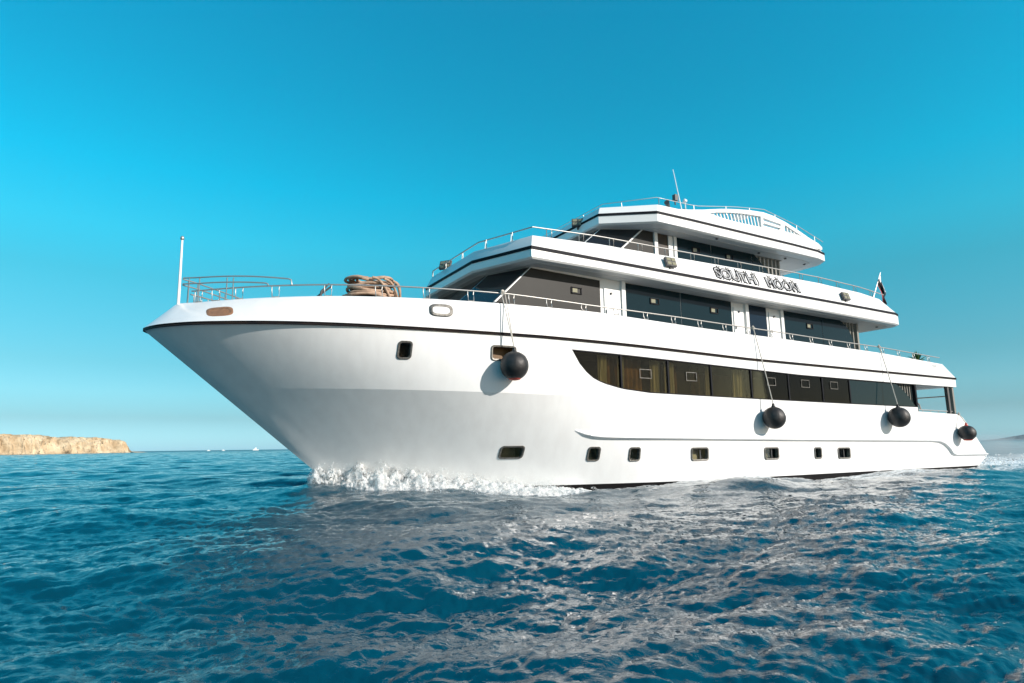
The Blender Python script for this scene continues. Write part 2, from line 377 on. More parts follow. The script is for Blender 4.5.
# curved slatted wing at the aft end of the main deck cabin
sl_ = MB()
for i in range(9):
    x = 28.75+i*.195; sl_.box(x-.025, x+.025, YC-4.15+.16, YC-4.15+.28, 2.72, 3.93)
sl_.build('slatted_screen', LOUV, yacht)
pp = MB(); pp.box(30.3, 30.42, YC-4.13, YC-4.0, 2.66, 3.93); pp.build('screen_post', BLACKS, yacht)
for px in (33.35, 33.8):
    for sg in (1, -1):
        MB().box(px-.07, px+.07, YC-sg*4.02-.07, YC-sg*4.02+.07, 2.6, 3.94).build('pillar', mat('dark_pillar', (.09, .08, .075), .5) if px < 33.4 else LOUV, yacht)
cr = MB()      # cockpit rails and awning bars
for sg in (1, -1):
    cr.tube([(30.5, YC-sg*4.0, 2.78), (33.8, YC-sg*4.0, 2.74)], .022); 
    for x in (31, 31.7, 32.4, 33.1): cr.tube([(x, YC-sg*4.0, 2.6), (x, YC-sg*4.0, 2.78)], .016, 6)
cr.tube([(30.4, YC+3.6, 3.62), (33.9, YC+3.6, 3.58)], .03); cr.tube([(33.8, YC-3.8, 3.5), (33.8, YC+3.8, 3.5)], .03)
cr.tube([(30.6, YC-3.9, 2.72), (30.75, YC-3.9, 3.12), (30.95, YC-3.9, 3.05), (31.05, YC-3.9, 2.8)], .035)
cr.build('cockpit_rail', STEEL, yacht)
# stern cabin bulkhead door glimpsed inside the cockpit
MB().box(30.22, 30.30, YC-2.0, YC+2.0, 1.72, 3.7).build('cockpit_door', DARKG, yacht)

# ---- portholes
def frame_ring(x, z, wd, h, t=.045, out_=.03, inn=.02):
    o = rrect(x, z, wd+2*t, h+2*t, .10); i = rrect(x, z, wd-.01, h-.01, .065)
    def P(pt, d): return (pt[0], hy(pt[0], pt[1])-d, pt[1])
    m = MB(); A = [P(p, -.02) for p in o]; B = [P(p, out_) for p in o]; C = [P(p, out_) for p in i]; D = [P(p, -.10) for p in i]
    # slightly rounded lip
    B2 = [P((x+(p[0]-x)*.97, z+(p[1]-z)*.97), out_+.008) for p in o]
    m.loft([A, B, B2, C, D], caps=False); return m
for (x, z, wd, h) in PORTS:
    f = frame_ring(x, z, wd, h).build('porthole', FRAME, yacht, smooth=30)
    if abs(x-8.80) > .1:
        g = MB(); pts = [(a, hy(a, b)+.08, b) for a, b in rrect(x, z, wd-.02, h-.02, .065)]; g.prism(pts, (0, .01, 0)); g.build('glass', CLEAR, f)
    if wd > .7:
        g = MB(); xx = x+.08; g.box(xx-.015, xx+.015, hy(xx, z)+.05, hy(xx, z)+.075, z-h/2+.01, z+h/2-.01); g.build('divider', GREY, f)
# fairleads on the bulwark
def fairlead(x, z, wd, h, tilt, m_in, m_ring):
    def out(px, pz):
        t = (pz-zs(px))/(zt(px)-zs(px)); 
        lo, hi = 0, 1
        for _ in range(30):
            mid = (lo+hi)/2
            if bp(mid, t)[0] < px: lo = mid
            else: hi = mid
        return bp(lo, t)[1]
    def P(a, rx, rz, d):
        c, s = math.cos(a), math.sin(a); ex = abs(c)**.6*math.copysign(1, c)*rx; ez = abs(s)**.6*math.copysign(1, s)*rz
        px, pz = x+ex, z+ez+ex*tilt; return (px, YC-out(px, pz)-d, pz)
    m = MB(); A = [2*math.pi*k/32 for k in range(32)]
    m.loft([[P(a, wd/2, h/2, -.01) for a in A], [P(a, wd/2, h/2, .03) for a in A], [P(a, wd/2*.95, h/2*.92, .045) for a in A], [P(a, wd/2*.75, h/2*.6, .045) for a in A], [P(a, wd/2*.72, h/2*.55, .02) for a in A]], caps=False)
    o = m.build('fairlead', m_ring, yacht, smooth=40)
    i = MB(); i.loft([[P(a, wd/2*.76, h/2*.62, .034) for a in A], [P(a, wd/2*.3, h/2*.2, .034) for a in A]], caps=True); i.build('opening', m_in, o)
fairlead(6.92, 5.17, .66, .36, 0, WPAINT, FRAME)
fairlead(1.42, 4.99, .62, .34, .06, HAW, HAW)

# ---- superstructure
def cabin(name, bot, top, mats):
    full = lambda L: L+[(x, 2*YC-y, z) for x, y, z in L[::-1]]
    return MB().loft([full(bot), full(top)]).build(name, mats, yacht)
cab2 = cabin('upper_deck_cabin', [(6.97, 17.45, 4.7), (7.72, 15.95, 4.7), (25.95, 15.95, 4.7)], [(9.33, 17.45, 6.95), (10.08, 15.95, 6.95), (25.95, 15.95, 6.95)], WPAINT)
cab3 = cabin('bridge_cabin', [(11.54, 17.3, 7.2), (12.96, 16.6, 7.2), (21.4, 16.6, 7.2)], [(14.0, 17.3, 9.3), (15.42, 16.6, 9.3), (21.4, 16.6, 9.3)], WPAINT)
def side_panel(name, pts, y, m, parent=yacht, th=.018):
    return MB().prism([(x, y-th, z) for x, z in pts], (0, th+.004, 0)).build(name, m, parent)
def facet_panel(name, a, b, c, d, m, u0, u1, v0, v1, th=.02):
    """a,b bottom; c,d top (b-c one side); window between u0..u1, v0..v1"""
    a, b, c, d = map(Vector, (a, b, c, d)); n = (b-a).cross(d-a).normalized()
    if n.x > 0: n = -n
    def P(u, v): return (a*(1-u)+b*u)*(1-v)+(d*(1-u)+c*u)*v
    pts = [P(u0, v0), P(u1, v0), P(u1, v1), P(u0, v1)]
    return MB().prism([p+n*th for p in pts], -n*(th+.004)).build(name, m, yacht)
def vent(x, z, y, par, wd=.42, h=.22):
    m = MB()
    for a in [(-wd/2, wd/2, -h/2, -h/2+.025), (-wd/2, wd/2, h/2-.025, h/2), (-wd/2, -wd/2+.03, -h/2, h/2), (wd/2-.03, wd/2, -h/2, h/2)]:
        m.box(x+a[0], x+a[1], y-.05, y-.018, z+a[2], z+a[3])
    f = m.build('vent_frame', BLACKS, par)
    MB().box(x-wd/2+.06, x+wd/2-.17, y-.036, y-.02, z-h/2+.05, z+h/2-.04).build('vent_flap', LAMPG, f)
y2 = 15.95
f1 = side_panel('window', [(8.63, 5.5), (12.74, 5.5), (12.74, 6.80), (10.02, 6.87)], y2, GREYG); vent(11.75, 6.33, y2, f1)
f2 = side_panel('window', [(13.86, 5.5), (16.43, 5.5), (16.43, 6.82), (13.86, 6.85)], y2, DARKG); vent(15.15, 6.34, y2, f2)
f3 = side_panel('window', [(16.46, 5.5), (19.12, 5.5), (19.12, 6.78), (16.46, 6.82)], y2, DARKG); vent(18.15, 6.3, y2, f3)
side_panel('cabin_door', [(20.08, 4.8), (21.16, 4.8), (21.16, 6.76), (20.08, 6.78)], y2, BLUEG)
arc2 = [(26.0, 6.70), (26.3, 6.58), (26.6, 6.38), (26.8, 6.15), (26.95, 5.9), (27.02, 5.4)]
f4 = side_panel('window', [(22.2, 5.3), (24.76, 5.3), (24.76, 6.72), (22.2, 6.74)], y2, DARKG); vent(23.9, 6.2, y2, f4)
f5 = side_panel('window', [(24.79, 5.3), (27.02, 5.3)]+arc2[::-1]+[(24.79, 6.72)], y2, DARKG)
for x0, x1 in ((12.9, 13.6), (19.22, 19.78), (21.3, 21.95)):
    d = side_panel('cabin_door', [(x0, 4.8), (x1, 4.8), (x1, 6.55), (x0, 6.55)], y2, WPAINT, th=.04)
    MB().box(x0+.25, x0+.31, y2-.09, y2-.03, 6.36, 6.42).build('hook', GREY, d)
    MB().box(x0+.05, x0+.09, y2-.10, y2-.03, 5.7, 5.82).build('handle', STEEL, d)
for x in (13.70, 19.94, 22.06):
    MB().box(x-.08, x+.08, y2-.10, y2+.01, 4.8, 6.9).build('pillar', WPAINT, yacht)
m = MB()
for i in range(7):
    x = 26.05+i*.22; m.box(x-.03, x+.03, y2+.05, y2+.17, 4.8, 6.72)
m.box(26.0, 27.5, y2+.02, y2+.18, 6.66, 6.76); m.box(27.36, 27.48, y2, y2+.2, 4.8, 6.7)
m.build('slatted_screen', LOUV, yacht)
B2 = [(6.97, 17.45, 4.7), (7.72, 15.95, 4.7)]; T2 = [(9.33, 17.45, 6.95), (10.08, 15.95, 6.95)]
BR = mat('bridge_glass', (.012, .014, .016), .05, spec=.8)
facet_panel('windscreen', B2[0], B2[1], T2[1], T2[0], BR, .03, .985, .40, .965)
for k in range(2):
    yy0, yy1 = (17.45, YC) if k == 0 else (YC, 2*YC-17.45)
    facet_panel('windscreen', (6.97, yy0, 4.7), (6.97, yy1, 4.7), (9.33, yy1, 6.95), (9.33, yy0, 6.95), BR, .02, .98, .40, .965)
mb_ = lambda p: (p[0], 2*YC-p[1], p[2])
facet_panel('windscreen', mb_(B2[0]), mb_(B2[1]), mb_(T2[1]), mb_(T2[0]), BR, .03, .955, .40, .965)
# bridge
y3 = 16.6
side_panel('window', [(13.26, 7.4), (15.88, 7.4), (15.88, 9.24), (15.44, 9.27)], y3, GREYG)
MB().box(15.9, 16.06, y3-.07, y3+.01, 7.2, 9.3).build('pillar', WPAINT, yacht)
dd = side_panel('cabin_door', [(16.12, 7.25), (16.86, 7.25), (16.86, 9.22), (16.12, 9.24)], y3, INT)
MB().box(16.62, 16.84, y3-.05, y3-.02, 7.3, 9.2).build('door_leaf', WPAINT, dd)
MB().box(16.9, 17.04, y3-.07, y3+.01, 7.2, 9.3).build('pillar', WPAINT, yacht)
for k, (x0, x1) in enumerate(((17.1, 18.95), (18.98, 21.38))):
    p_ = side_panel('window', [(x0, 7.6), (x1, 7.6), (x1, 9.27), (x0, 9.30)], y3, DARKG); vent((18.1, 20.0)[k], 8.85, y3, p_)
side_panel('window', [(21.41, 7.6), (22.75, 7.6), (22.6, 8.2), (22.3, 8.62), (21.46, 9.27), (21.41, 9.27)], y3, DARKG)
m = MB()
for i in range(7):
    x = 21.75+i*.25; m.box(x-.035, x+.035, y3+.05, y3+.17, 7.3, 9.24)
m.box(21.4, 23.4, y3+.02, y3+.18, 9.18, 9.28)
m.build('slatted_screen', LOUV, yacht)
facet_panel('windscreen', (11.54, 17.3, 7.2), (12.96, 16.6, 7.2), (15.42, 16.6, 9.3), (14.0, 17.3, 9.3), BR, .03, .985, .05, .96)
for k in range(2):
    yy0, yy1 = (17.3, YC) if k == 0 else (YC, 2*YC-17.3)
    facet_panel('windscreen', (11.54, yy0, 7.2), (11.54, yy1, 7.2), (14.0, yy1, 9.3), (14.0, yy0, 9.3), BR, .02, .98, .05, .96)

# ---- bridge deck slab and bulwark, roof
def mirror(L): return L+[(x, 2*YC-y, z) for x, y, z in L[::-1]]
def plan(P, zf, dx=0, dy=0):
    L = []
    for i, (x, y) in enumerate(P):
        ddx = dx*(1 if i < 2 else 0)+(-dx if i >= len(P)-2 else 0)
        L.append((x+ddx, y+(dy if True else 0), zf(x) if callable(zf) else zf))
    return mirror(L)
D3 = [(8.72, 17.45), (9.6, 15.2), (11, 15.2), (12.4, 15.2), (14, 15.2), (17, 15.2), (20, 15.2), (24, 15.2), (27, 15.2), (29.3, 15.22), (29.75, 15.35), (29.95, 15.7), (29.95, 17.2)]
z3b = lambda x: ip(x, [(9, 6.93), (13, 6.92), (19, 6.76), (29, 6.62), (30, 6.62)])
z3s = lambda x: 7.235-(x-9.6)*.007
z3t = lambda x: ip(x, [(8.7, 7.72), (9.7, 7.73), (12.4, 7.86), (17, 7.92), (21, 7.97), (24, 7.98), (27, 7.90), (29.3, 7.72), (30, 7.68)])
def inset(P, dxf, dxa, dy):
    return [(x+(dxf if i < 2 else (-dxa if x > 29.2 or (x > 24.5 and P is RF) else 0)), y+dy) for i, (x, y) in enumerate(P)]
RF = [(13.65, 17.0), (15.35, 15.75), (17, 15.72), (20, 15.72), (23, 15.72), (24.7, 15.76), (25.4, 15.9), (25.72, 16.35), (25.75, 18)]
MB().loft([plan(inset(D3, .06, .08, .05), lambda x: z3b(x)), plan(D3, lambda x: z3b(x)+.05), plan(D3, z3s)]).build('bridge_deck', WPAINT, yacht, smooth=25)
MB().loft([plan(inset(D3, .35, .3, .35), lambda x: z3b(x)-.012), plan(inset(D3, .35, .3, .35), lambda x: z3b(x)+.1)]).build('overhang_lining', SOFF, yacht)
MB().loft([plan(inset(D3, -.012, -.012, -.014), lambda x: z3s(x)-.02), plan(inset(D3, -.012, -.012, -.014), lambda x: z3s(x)+.085)], caps=False).build('black_stripe', BLACKS, yacht)
u0 = plan(D3, lambda x: z3s(x)+.075)
MB().loft([plan(inset(D3, .06, .05, .06), lambda x: z3s(x)+.06), u0, plan(inset(D3, .16, .8, .2), lambda x: z3t(x)-.02), plan(inset(D3, .18, .83, .22), z3t), plan(inset(D3, .3, .95, .34), z3t), plan(inset(D3, .32, .97, .36), lambda x: z3s(x)+.1)]).build('bridge_bulwark', WPAINT, yacht, smooth=25)
# roof
rb = lambda x: ip(x, [(13, 9.27), (19, 9.2), (25.6, 9.22)])
rs_ = lambda x: 9.60-(x-15)*.004
MB().loft([plan(inset(RF, .05, .1, .08), rb), plan(RF, lambda x: rb(x)+.05), plan(RF, rs_)]).build('roof', WPAINT, yacht, smooth=25)
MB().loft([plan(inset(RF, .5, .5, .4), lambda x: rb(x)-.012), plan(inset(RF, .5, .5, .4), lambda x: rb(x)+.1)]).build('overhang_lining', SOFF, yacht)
MB().loft([plan(inset(RF, -.012, -.012, -.014), lambda x: rs_(x)-.015), plan(inset(RF, -.012, -.012, -.014), lambda x: rs_(x)+.08)], caps=False).build('black_stripe', BLACKS, yacht)
rt = lambda x: ip(x, [(13, 10.0), (17, 10.03), (20, 9.93), (25, 9.93), (26, 9.85)])
MB().loft([plan(inset(RF, .06, .05, .05), lambda x: rs_(x)+.05), plan(RF, lambda x: rs_(x)+.07), plan(inset(RF, .2, .30, .16), rt), plan(inset(RF, .5, .6, .45), lambda x: rt(x)+.02)]).build('roof_coaming', WPAINT, yacht, smooth=25)
# arched louvred side wings on the roof
AT = [(16.2, 9.95), (17.1, 10.09), (17.8, 10.22), (18.8, 10.44), (19.4, 10.55), (20.0, 10.64), (20.6, 10.72), (21.4, 10.78), (22.0, 10.74), (22.8, 10.60), (23.6, 10.38), (24.4, 10.13), (24.95, 10.0), (25.2, 9.86)]
AL = [(18.16, 10.14), (18.8, 10.09), (19.4, 10.06), (20.2, 10.07), (21.2, 10.10)]
AU = [(18.16, 10.155), (18.6, 10.26), (19.4, 10.40), (20.2, 10.50), (21.2, 10.57)]
for sg in (1, -1):
    yo = YC-sg*3.56; th = sg*.12
    am = MB().prism([(x, yo, z) for x, z in [(16.2, 9.75)]+AT+[(25.2, 9.75)]], (0, th, 0))
    ao = am.build('arch_wing', WPAINT, yacht)
    k1 = MB().prism([(x, yo-sg*.5, z) for x, z in AL+AU[:0:-1]], (0, sg*1.2, 0))
    k2 = MB().prism([(x, yo-sg*.5, z) for x, z in [(22.62, 10.18), (23.85, 10.145), (23.3, 10.30), (22.75, 10.46)]], (0, sg*1.2, 0))
    k3 = MB().prism([(x, yo-sg*.5, z) for x, z in [(21.35, 10.42), (22.45, 10.36), (22.45, 10.45), (21.35, 10.53)]], (0, sg*1.2, 0))
    k4 = MB().prism([(x, yo-sg*.5, z) for x, z in [(21.3, 10.20), (22.3, 10.17), (22.45, 10.26), (21.35, 10.30)]], (0, sg*1.2, 0))
    cut(ao, k1, k2, k3, k4)
    n = 15
    for i in range(n):
        x = 18.3+i*(21.1-18.3)/(n-1); zl = ip(x, AL)-.02; zu = ip(x, AU)+.02; s = .10; lv = MB()
        lv.prism([(x-.028+s*.5, yo+th*.6, zl), (x+.028+s*.5, yo+th*.6, zl), (x+.028-s*.5, yo+th*.6, zu), (x-.028-s*.5, yo+th*.6, zu)], (0, th*.35, 0)); lv.build('louvre', WPAINT, ao)
    for i in range(5):
        x = 22.75+i*.22; zl = 10.14; zu = ip(x, [(22.6, 10.5), (23.3, 10.32), (23.85, 10.16)]); lv = MB()
        lv.prism([(x-.03, yo+th*.3, zl), (x+.03, yo+th*.3, zl), (x-.03, yo+th*.3, zu), (x-.09, yo+th*.3, zu)], (0, th*.5, 0)); lv.build('louvre', WPAINT, ao)
MB().box(21.0, 22.9, 17.2, 21.6, 9.95, 10.82).build('air_vent_housing', WPAINT, yacht)

# ---- name lettering
def text_obj(body, x, z, size, off, y, m, shear=-.12, rot=0, ext=.006):
    cu = bpy.data.curves.new('name_lettering', 'FONT'); cu.body = body; cu.size = size; cu.offset = off; cu.extrude = ext; cu.shear = shear; cu.space_character = .92
    t = bpy.data.objects.new('tmp', cu); COL.objects.link(t); bpy.context.view_layer.update()
    me = bpy.data.meshes.new_from_object(t.evaluated_get(bpy.context.evaluated_depsgraph_get())); bpy.data.objects.remove(t)
    me.transform(Matrix.Translation((x-Y0[0], y-Y0[1], z-Y0[2])) @ Matrix.Rotation(math.radians(-16.5), 4, 'X') @ Matrix.Rotation(math.radians(90), 4, 'X') @ Matrix.Rotation(rot, 4, 'Z') @ Matrix.Diagonal((1.18, 1, 1, 1)))
    me.materials.clear(); me.materials.append(m); return me
GM = mat('silver_letter_face', (.42, .43, .44), .4)
def yf(z): return 15.2+.2*(z-7.22)/.68
for word, x, z, sc in (('SOUTH', 17.62, 7.37, .60), ('MOON', 20.45, 7.36, .56)):
    o = bpy.data.objects.new('name_lettering', text_obj(word, x, z, sc, .040, yf(z)-.012, BLACKS)); COL.objects.link(o); o.parent = yacht; o['org'] = yacht['org']
    i_ = bpy.data.objects.new('letter_face', text_obj(word, x, z, sc, -.002, yf(z)-.024, GM)); COL.objects.link(i_); i_.parent = o
    # flourishes that trail under and over each letter
    fl = MB(); wd = .46*len(word)*.98
    for k in range(len(word)):
        cx = x+.22+k*wd/len(word)*1.08
        for dx, s in ((-.06, 1), (.12, -1)):
            fl.tube([(cx+dx+.05*math.sin(a*2.2)*s, yf(z+.22+.27*math.cos(a))-.02, z+.22+.27*math.cos(a)) for a in np.linspace(0, math.pi, 9)], .017, 5)
    fl.build('flourish', BLACKS, o)

# ---- handrails
def hand(name, pts, r=.022, par=None): 
    return MB().tube(pts, r, 8).build(name, STEEL, par or yacht, smooth=60)
for sg in (1, -1):
    def rp(x):      # main deck rail above bulwark cap
        h = ip(x, [(.7, .33), (9, .31), (12, .2), (16, .27), (24, .24), (33, .3)])
        return (x, YC-sg*(float(np.interp(x, *TT))-.05), zt(x)+h)
    pts = [rp(x) for x in list(np.linspace(.78, 10, 40))+list(np.linspace(10.3, 33, 30))]
    rail = hand('handrail', pts)
    xs = [.95, 1.35, 1.9, 2.75]+list(np.arange(4.0, 32.9, 1.27))
    for x in xs:
        m = MB()
        a, b_ = rp(x-.09), rp(x+.09)
        m.tube([a, (a[0]+.01, a[1], a[2]-.12), (a[0]+.02, a[1]-sg*.03, zt(x)+.005), (b_[0]+.0, b_[1]-sg*.03, zt(x)+.005), (b_[0]-.0, b_[1], b_[2]-.12), b_], .015, 6)
        m.build('stanchion', STEEL, rail, smooth=60)
    # raised pulpit rails at the bow
    def pp_(x, h): return (x, YC-sg*max(0, float(np.interp(x, *TT))-.03), h)
    for h0, h1, xe in ((6.16, 5.98, 3.05), (5.99, 5.88, 2.5)):
        P = [pp_(x, h0+(h1-h0)*((x-.55)/(xe-.55))**2) for x in np.linspace(.55, xe, 16)]
        P += [pp_(xe+.06, h1-.03), pp_(xe+.08, zt(xe)+.33)]
        pr = hand('pulpit_rail', P, .02)
        if xe > 3:
            for x in (.7, .95, 1.6, 1.75):
                a = pp_(x, ip(x, [(.55, 6.16), (3.05, 5.98)])); MB().tube([a, (a[0], a[1], zt(x))], .017, 6).build('pulpit_post', STEEL, pr, smooth=60)
    # bridge deck rail
    P3 = [(8.9, YC-sg*1.9), (9.72, YC-sg*3.95)]
    def r3(x): return (x, YC-sg*3.97, z3t(x)+ip(x, [(9.7, .28), (20, .26), (29, .27)]))
    pts = [(8.98, YC, 8.0), (8.98, YC-sg*1.9, 8.0)]+[r3(x) for x in np.linspace(9.8, 28.9, 40)]
    rail = hand('handrail', pts)
    spots = [((8.98, YC-sg*.7, 8.0), 0), ((9.1, YC-sg*2.2, 8.0), 1), ((9.5, YC-sg*3.2, 8.0), 1)]+[(r3(x), 0) for x in np.arange(10.4, 28.9, 1.25)]
    for (a, k) in spots:
        m = MB(); zb = z3t(a[0])-.01
        q = [(a[0]+(d if abs(a[1]-YC) > 3.5 else d*.3), a[1]+(0 if abs(a[1]-YC) > 3.5 else d)) for d in (-.09, .09)]
        m.tube([(*q[0], a[2]), (*q[0], zb+.015), (*q[1], zb+.015), (*q[1], a[2])], .015, 6)
        m.build('stanchion', STEEL, rail, smooth=60)
    # roof rail
    def r4(x): return (x, YC-sg*3.5, ip(x, [(15.4, 10.28), (17.5, 10.33), (19.7, 10.72), (21.5, 10.95), (23.6, 10.62), (25.4, 10.15)]))
    pts = [(13.95, YC, 10.15), (13.95, YC-sg*2.3, 10.15)]+[r4(x) for x in np.linspace(15.5, 25.4, 24)]
    rail = hand('handrail', pts, .013)
    for x in [15.6, 17.4, 19.2, 20.6, 22.2, 23.6, 24.8]:
        a = r4(x); MB().tube([a, (a[0], a[1], a[2]-.35)], .014, 6).build('stanchion', STEEL, rail, smooth=60)
    for a in ((13.95, YC-sg*1.1, 10.15), (14.5, YC-sg*2.7, 10.18)): MB().tube([a, (a[0]+.05, a[1], 9.8)], .014, 6).build('stanchion', STEEL, rail, smooth=60)

# ---- jackstaff, aerials, lamps
js = MB().tube([(.48, YC, 5.2), (.45, YC, 7.28)], [.045, .03], 10).build('jackstaff', WPAINT, yacht, smooth=60)
MB().lathe((.45, YC, 7.28), [(.02, 0), (.05, .03), (.055, .07), (.03, .12), (.005, .13)], 12).build('finial', STEEL, js, smooth=60)
aer = MB().tube([(17.9, 16.95, 10.0), (17.85, 16.95, 10.6), (17.5, 16.95, 12.25)], [.03, .025, .012], 8).build('aerial', WPAINT, yacht, smooth=60)
gps = MB().tube([(18.15, 17.0, 10.0), (18.12, 17.0, 11.0)], .022, 8).build('mast_pole', WPAINT, yacht)
MB().lathe((18.12, 17.0, 10.98), [(.02, 0), (.09, .03), (.09, .1), (.03, .16)], 14).build('antenna_dome', WPAINT, gps, smooth=60)
horn = MB(); horn.tube([(16.95, 16.4, 10.45), (16.9, 16.38, 10.75)], [.03, .03], 8); horn.box(16.86, 17.02, 16.3, 16.45, 10.60, 10.84)
horn.tube([(16.2, 16.1, 10.3), (16.5, 16.3, 10.22), (16.75, 16.4, 10.05)], [.10, .05, .04], 10)
horn.build('searchlight', GREY, yacht, smooth=40)
sb = MB(); sb.lathe((17.35, 16.35, 10.05), [(.03, 0), (.03, .10), (.09, .12), (.11, .2), (.08, .27), (.02, .29)], 14); sb.build('satellite_unit', GREY, yacht, smooth=50)
MB().lathe((20.9, 16.6, 10.72), [(.32, 0), (.33, .1), (.2, .22), (.02, .25)], 20).build('radome', WPAINT, yacht, smooth=60)
def flood(x, y, z, rz=0, rx=0):
    R_ = Matrix.Translation((x, y, z)) @ Matrix.Rotation(rz, 4, 'Z') @ Matrix.Rotation(rx, 4, 'X')
    def tr(mb): mb.v = [tuple(R_ @ Vector(v)) for v in mb.v]; return mb
    h = tr(MB().box(-.23, .23, -.05, .05, -.17, .17).box(-.03, .03, .04, .16, -.22, -.05)).build('floodlight', GREY, yacht)
    for sx in (-.108, .108):
        for sz in (-.08, .08):
            tr(MB().box(sx-.085, sx+.085, -.065, -.045, sz-.055, sz+.055)).build('lens', LAMPG, h)
flood(9.05, 20.3, 7.98, math.radians(-55), math.radians(-20))
flood(13.6, 18.2, 9.72, math.radians(-35), math.radians(-20))
flood(15.3, 15.2, 7.60, 0, math.radians(-16)); flood(25.5, 15.2, 7.52, 0, math.radians(-16))
# downlights under the roof and the bridge deck
for x, y, z in [(21.5, 16.3, 9.18), (23.2, 16.3, 9.18), (24.8, 16.5, 9.2), (23.6, 17.6, 9.18), (28.9, 15.9, 6.6), (18.5, 15.85, 9.18)]:
    MB().lathe((x, y, z-.03), [(.05, 0), (.06, .03)], 12).build('downlight', GREY, yacht)
# foredeck gear
wl = MB(); wl.tube([(3.95, 18.2, 4.9), (4.1, 18.05, 5.9), (4.3, 18.0, 6.15)], [.04, .035, .02], 6); wl.tube([(4.0, 18.2, 5.75), (4.4, 18.1, 6.1)], .03, 6)
wl.build('deck_davit', GREY, yacht)

# ---- heap of rope on the foredeck
rp_ = MB(); R0 = Vector((5.55, 18.0, 4.85))
rp_.box(5.0, 6.1, 17.7, 18.3, 4.8, 6.1, 1)  # added dark core, stands in for shade in the gaps between coils
for k in range(11):
    lv_ = k/10; z = 5.40+.098*k; ox, oy = random.uniform(-.10, .10), random.uniform(-.05, .05); tl = random.uniform(-.07, .07); ph = random.uniform(0, 6.28)
    for ring_ in range(2):
        a = (.82-.22*lv_**2-.11*ring_)*random.uniform(.95, 1.06); b = (.56-.12*lv_**2-.10*ring_); pts = []
        for i in range(33):
            t = ph+2*math.pi*i/30; q = 1+.04*math.sin(2*t+k)+.03*math.sin(5*t+2*k)
            pts.append((R0.x+ox+a*q*math.cos(t), R0.y+oy+b*q*math.sin(t), z+.03*ring_+tl*math.cos(t)+.035*math.sin(3*t+k*1.7)+.02*i/30))
        rp_.tube(pts, .045, 8, 0, True)
for k in range(4):      # bights slipping off the coil
    t0 = random.uniform(3.4, 5.8); pts = [(R0.x+(.80+.12*math.sin(u_*3))*math.cos(t0+u_*1.1), R0.y+.6*math.sin(t0+u_*1.1), 6.34-.8*u_+.12*math.sin(u_*6)) for u_ in np.linspace(0, 1, 14)]
    rp_.tube(pts, .04, 8, 0, True)
rh = rp_.build('rope_heap', [TAN, GREY], None, org=tuple(R0), smooth=60)
tag(rh, 'heap of coiled tan rope piled high on the foredeck of the yacht', 'rope heap')

# ---- fenders
def fender(x, z, r, top, label, red=None, squash=1.0, two=False):
    y = hy(x, z)-r*.97; root = thing('fender', label, 'fender', (x, y, z), 'black ball fenders hung along the port side')
    n = 36; prof = []
    for i in range(25):
        a = -math.pi/2+math.pi*i/24; rr = math.cos(a)*r; zz = math.sin(a)*r*squash
        if zz > .6*r: rr = rr*.96+.02
        prof.append((max(rr, .004), zz))
    rings = []
    for rr, zz in prof:
        rings.append([(x+rr*(1+.018*math.sin(9*t)*(zz > .2*r)+.01*math.sin(17*t))*math.cos(t), y+rr*math.sin(t)*(1+.018*math.sin(9*t+1)*(zz > .2*r)), z+zz) for t in [2*math.pi*k/n for k in range(n)]])
    body = MB().loft(rings).build('ball', RUBBER, root, smooth=60)
    MB().lathe((x, y, z+r*squash-.03), [(.10, 0), (.07, .05), (.045, .10), (.05, .14), (.02, .16)], 12).build('neck', RUBBER if red != 'top' else RED, body, smooth=60)
    if red == 'bottom': MB().lathe((x, y, z-r*squash-.012), [(.04, 0), (.15, .02), (.19, .06), (.14, .1)], 16).build('cap', RED, body, smooth=60)
    if red == 'top':
        MB().lathe((x, y, z), [(r*.62, r*.70), (r*.72, r*.64), (r*.70, r*.62), (r*.58, r*.60)], 20).build('cap', RED, body, smooth=60)
        MB().lathe((x, y, z-r*squash-.01), [(.06, 0), (.17, .015), (.19, .05), (.1, .07)], 16).build('cap', RED, body, smooth=60)
    T = Vector(top); B = Vector((x, y, z+r*squash+.12)); kn = Vector((B.x, min(B.y, T.y)-.02, B.z))
    mid = [B.lerp(T, t)+Vector((0, -.02*math.sin(math.pi*t), -.03*math.sin(math.pi*t))) for t in np.linspace(0, 1, 10)]
    if two: MB().tube([p+Vector((.06*(i/9), 0, 0)) for i, p in enumerate(mid)]+[p-Vector((.06*(i/9), 0, 0)) for i, p in list(enumerate(mid))[::-1]], .014, 6).build('rope', ROPE, root)
    else: MB().tube(mid, .019, 6).build('rope', ROPE, root)
    kn = MB()
    for j in range(4):
        kn.tube([(T.x+.045*math.cos(t)*(1+.2*j), T.y-.0+.03*math.sin(t*2), T.z+.05*math.sin(t)+.012*j) for t in np.linspace(0, 6.2, 12)], .013, 5)
    kn.build('knot', ROPE, root)
def rt_(x): return zt(x)+ip(x, [(.7, .33), (9, .31), (12, .2), (16, .27), (24, .24), (33, .3)])
fender(8.93, 3.62, .41, (8.78, YC-float(np.interp(8.78, *TT))-.02, rt_(8.78)), 'black ball fender with a red bottom cap hung in front of the open forward window', 'bottom', 1.0, True)
fender(19.72, 2.25, .40, (19.5, YC-4.1, rt_(19.5)), 'plain black ball fender hung below the middle of the tinted main deck windows')
fender(27.9, 2.37, .43, (27.82, YC-4.1, rt_(27.8)), 'plain black ball fender hung below the aft end of the main deck windows')
fender(33.75, 1.70, .37, (33.9, YC-4.17, 2.62), 'black ball fender with red top and bottom caps hung at the stern quarter', 'top', .95)

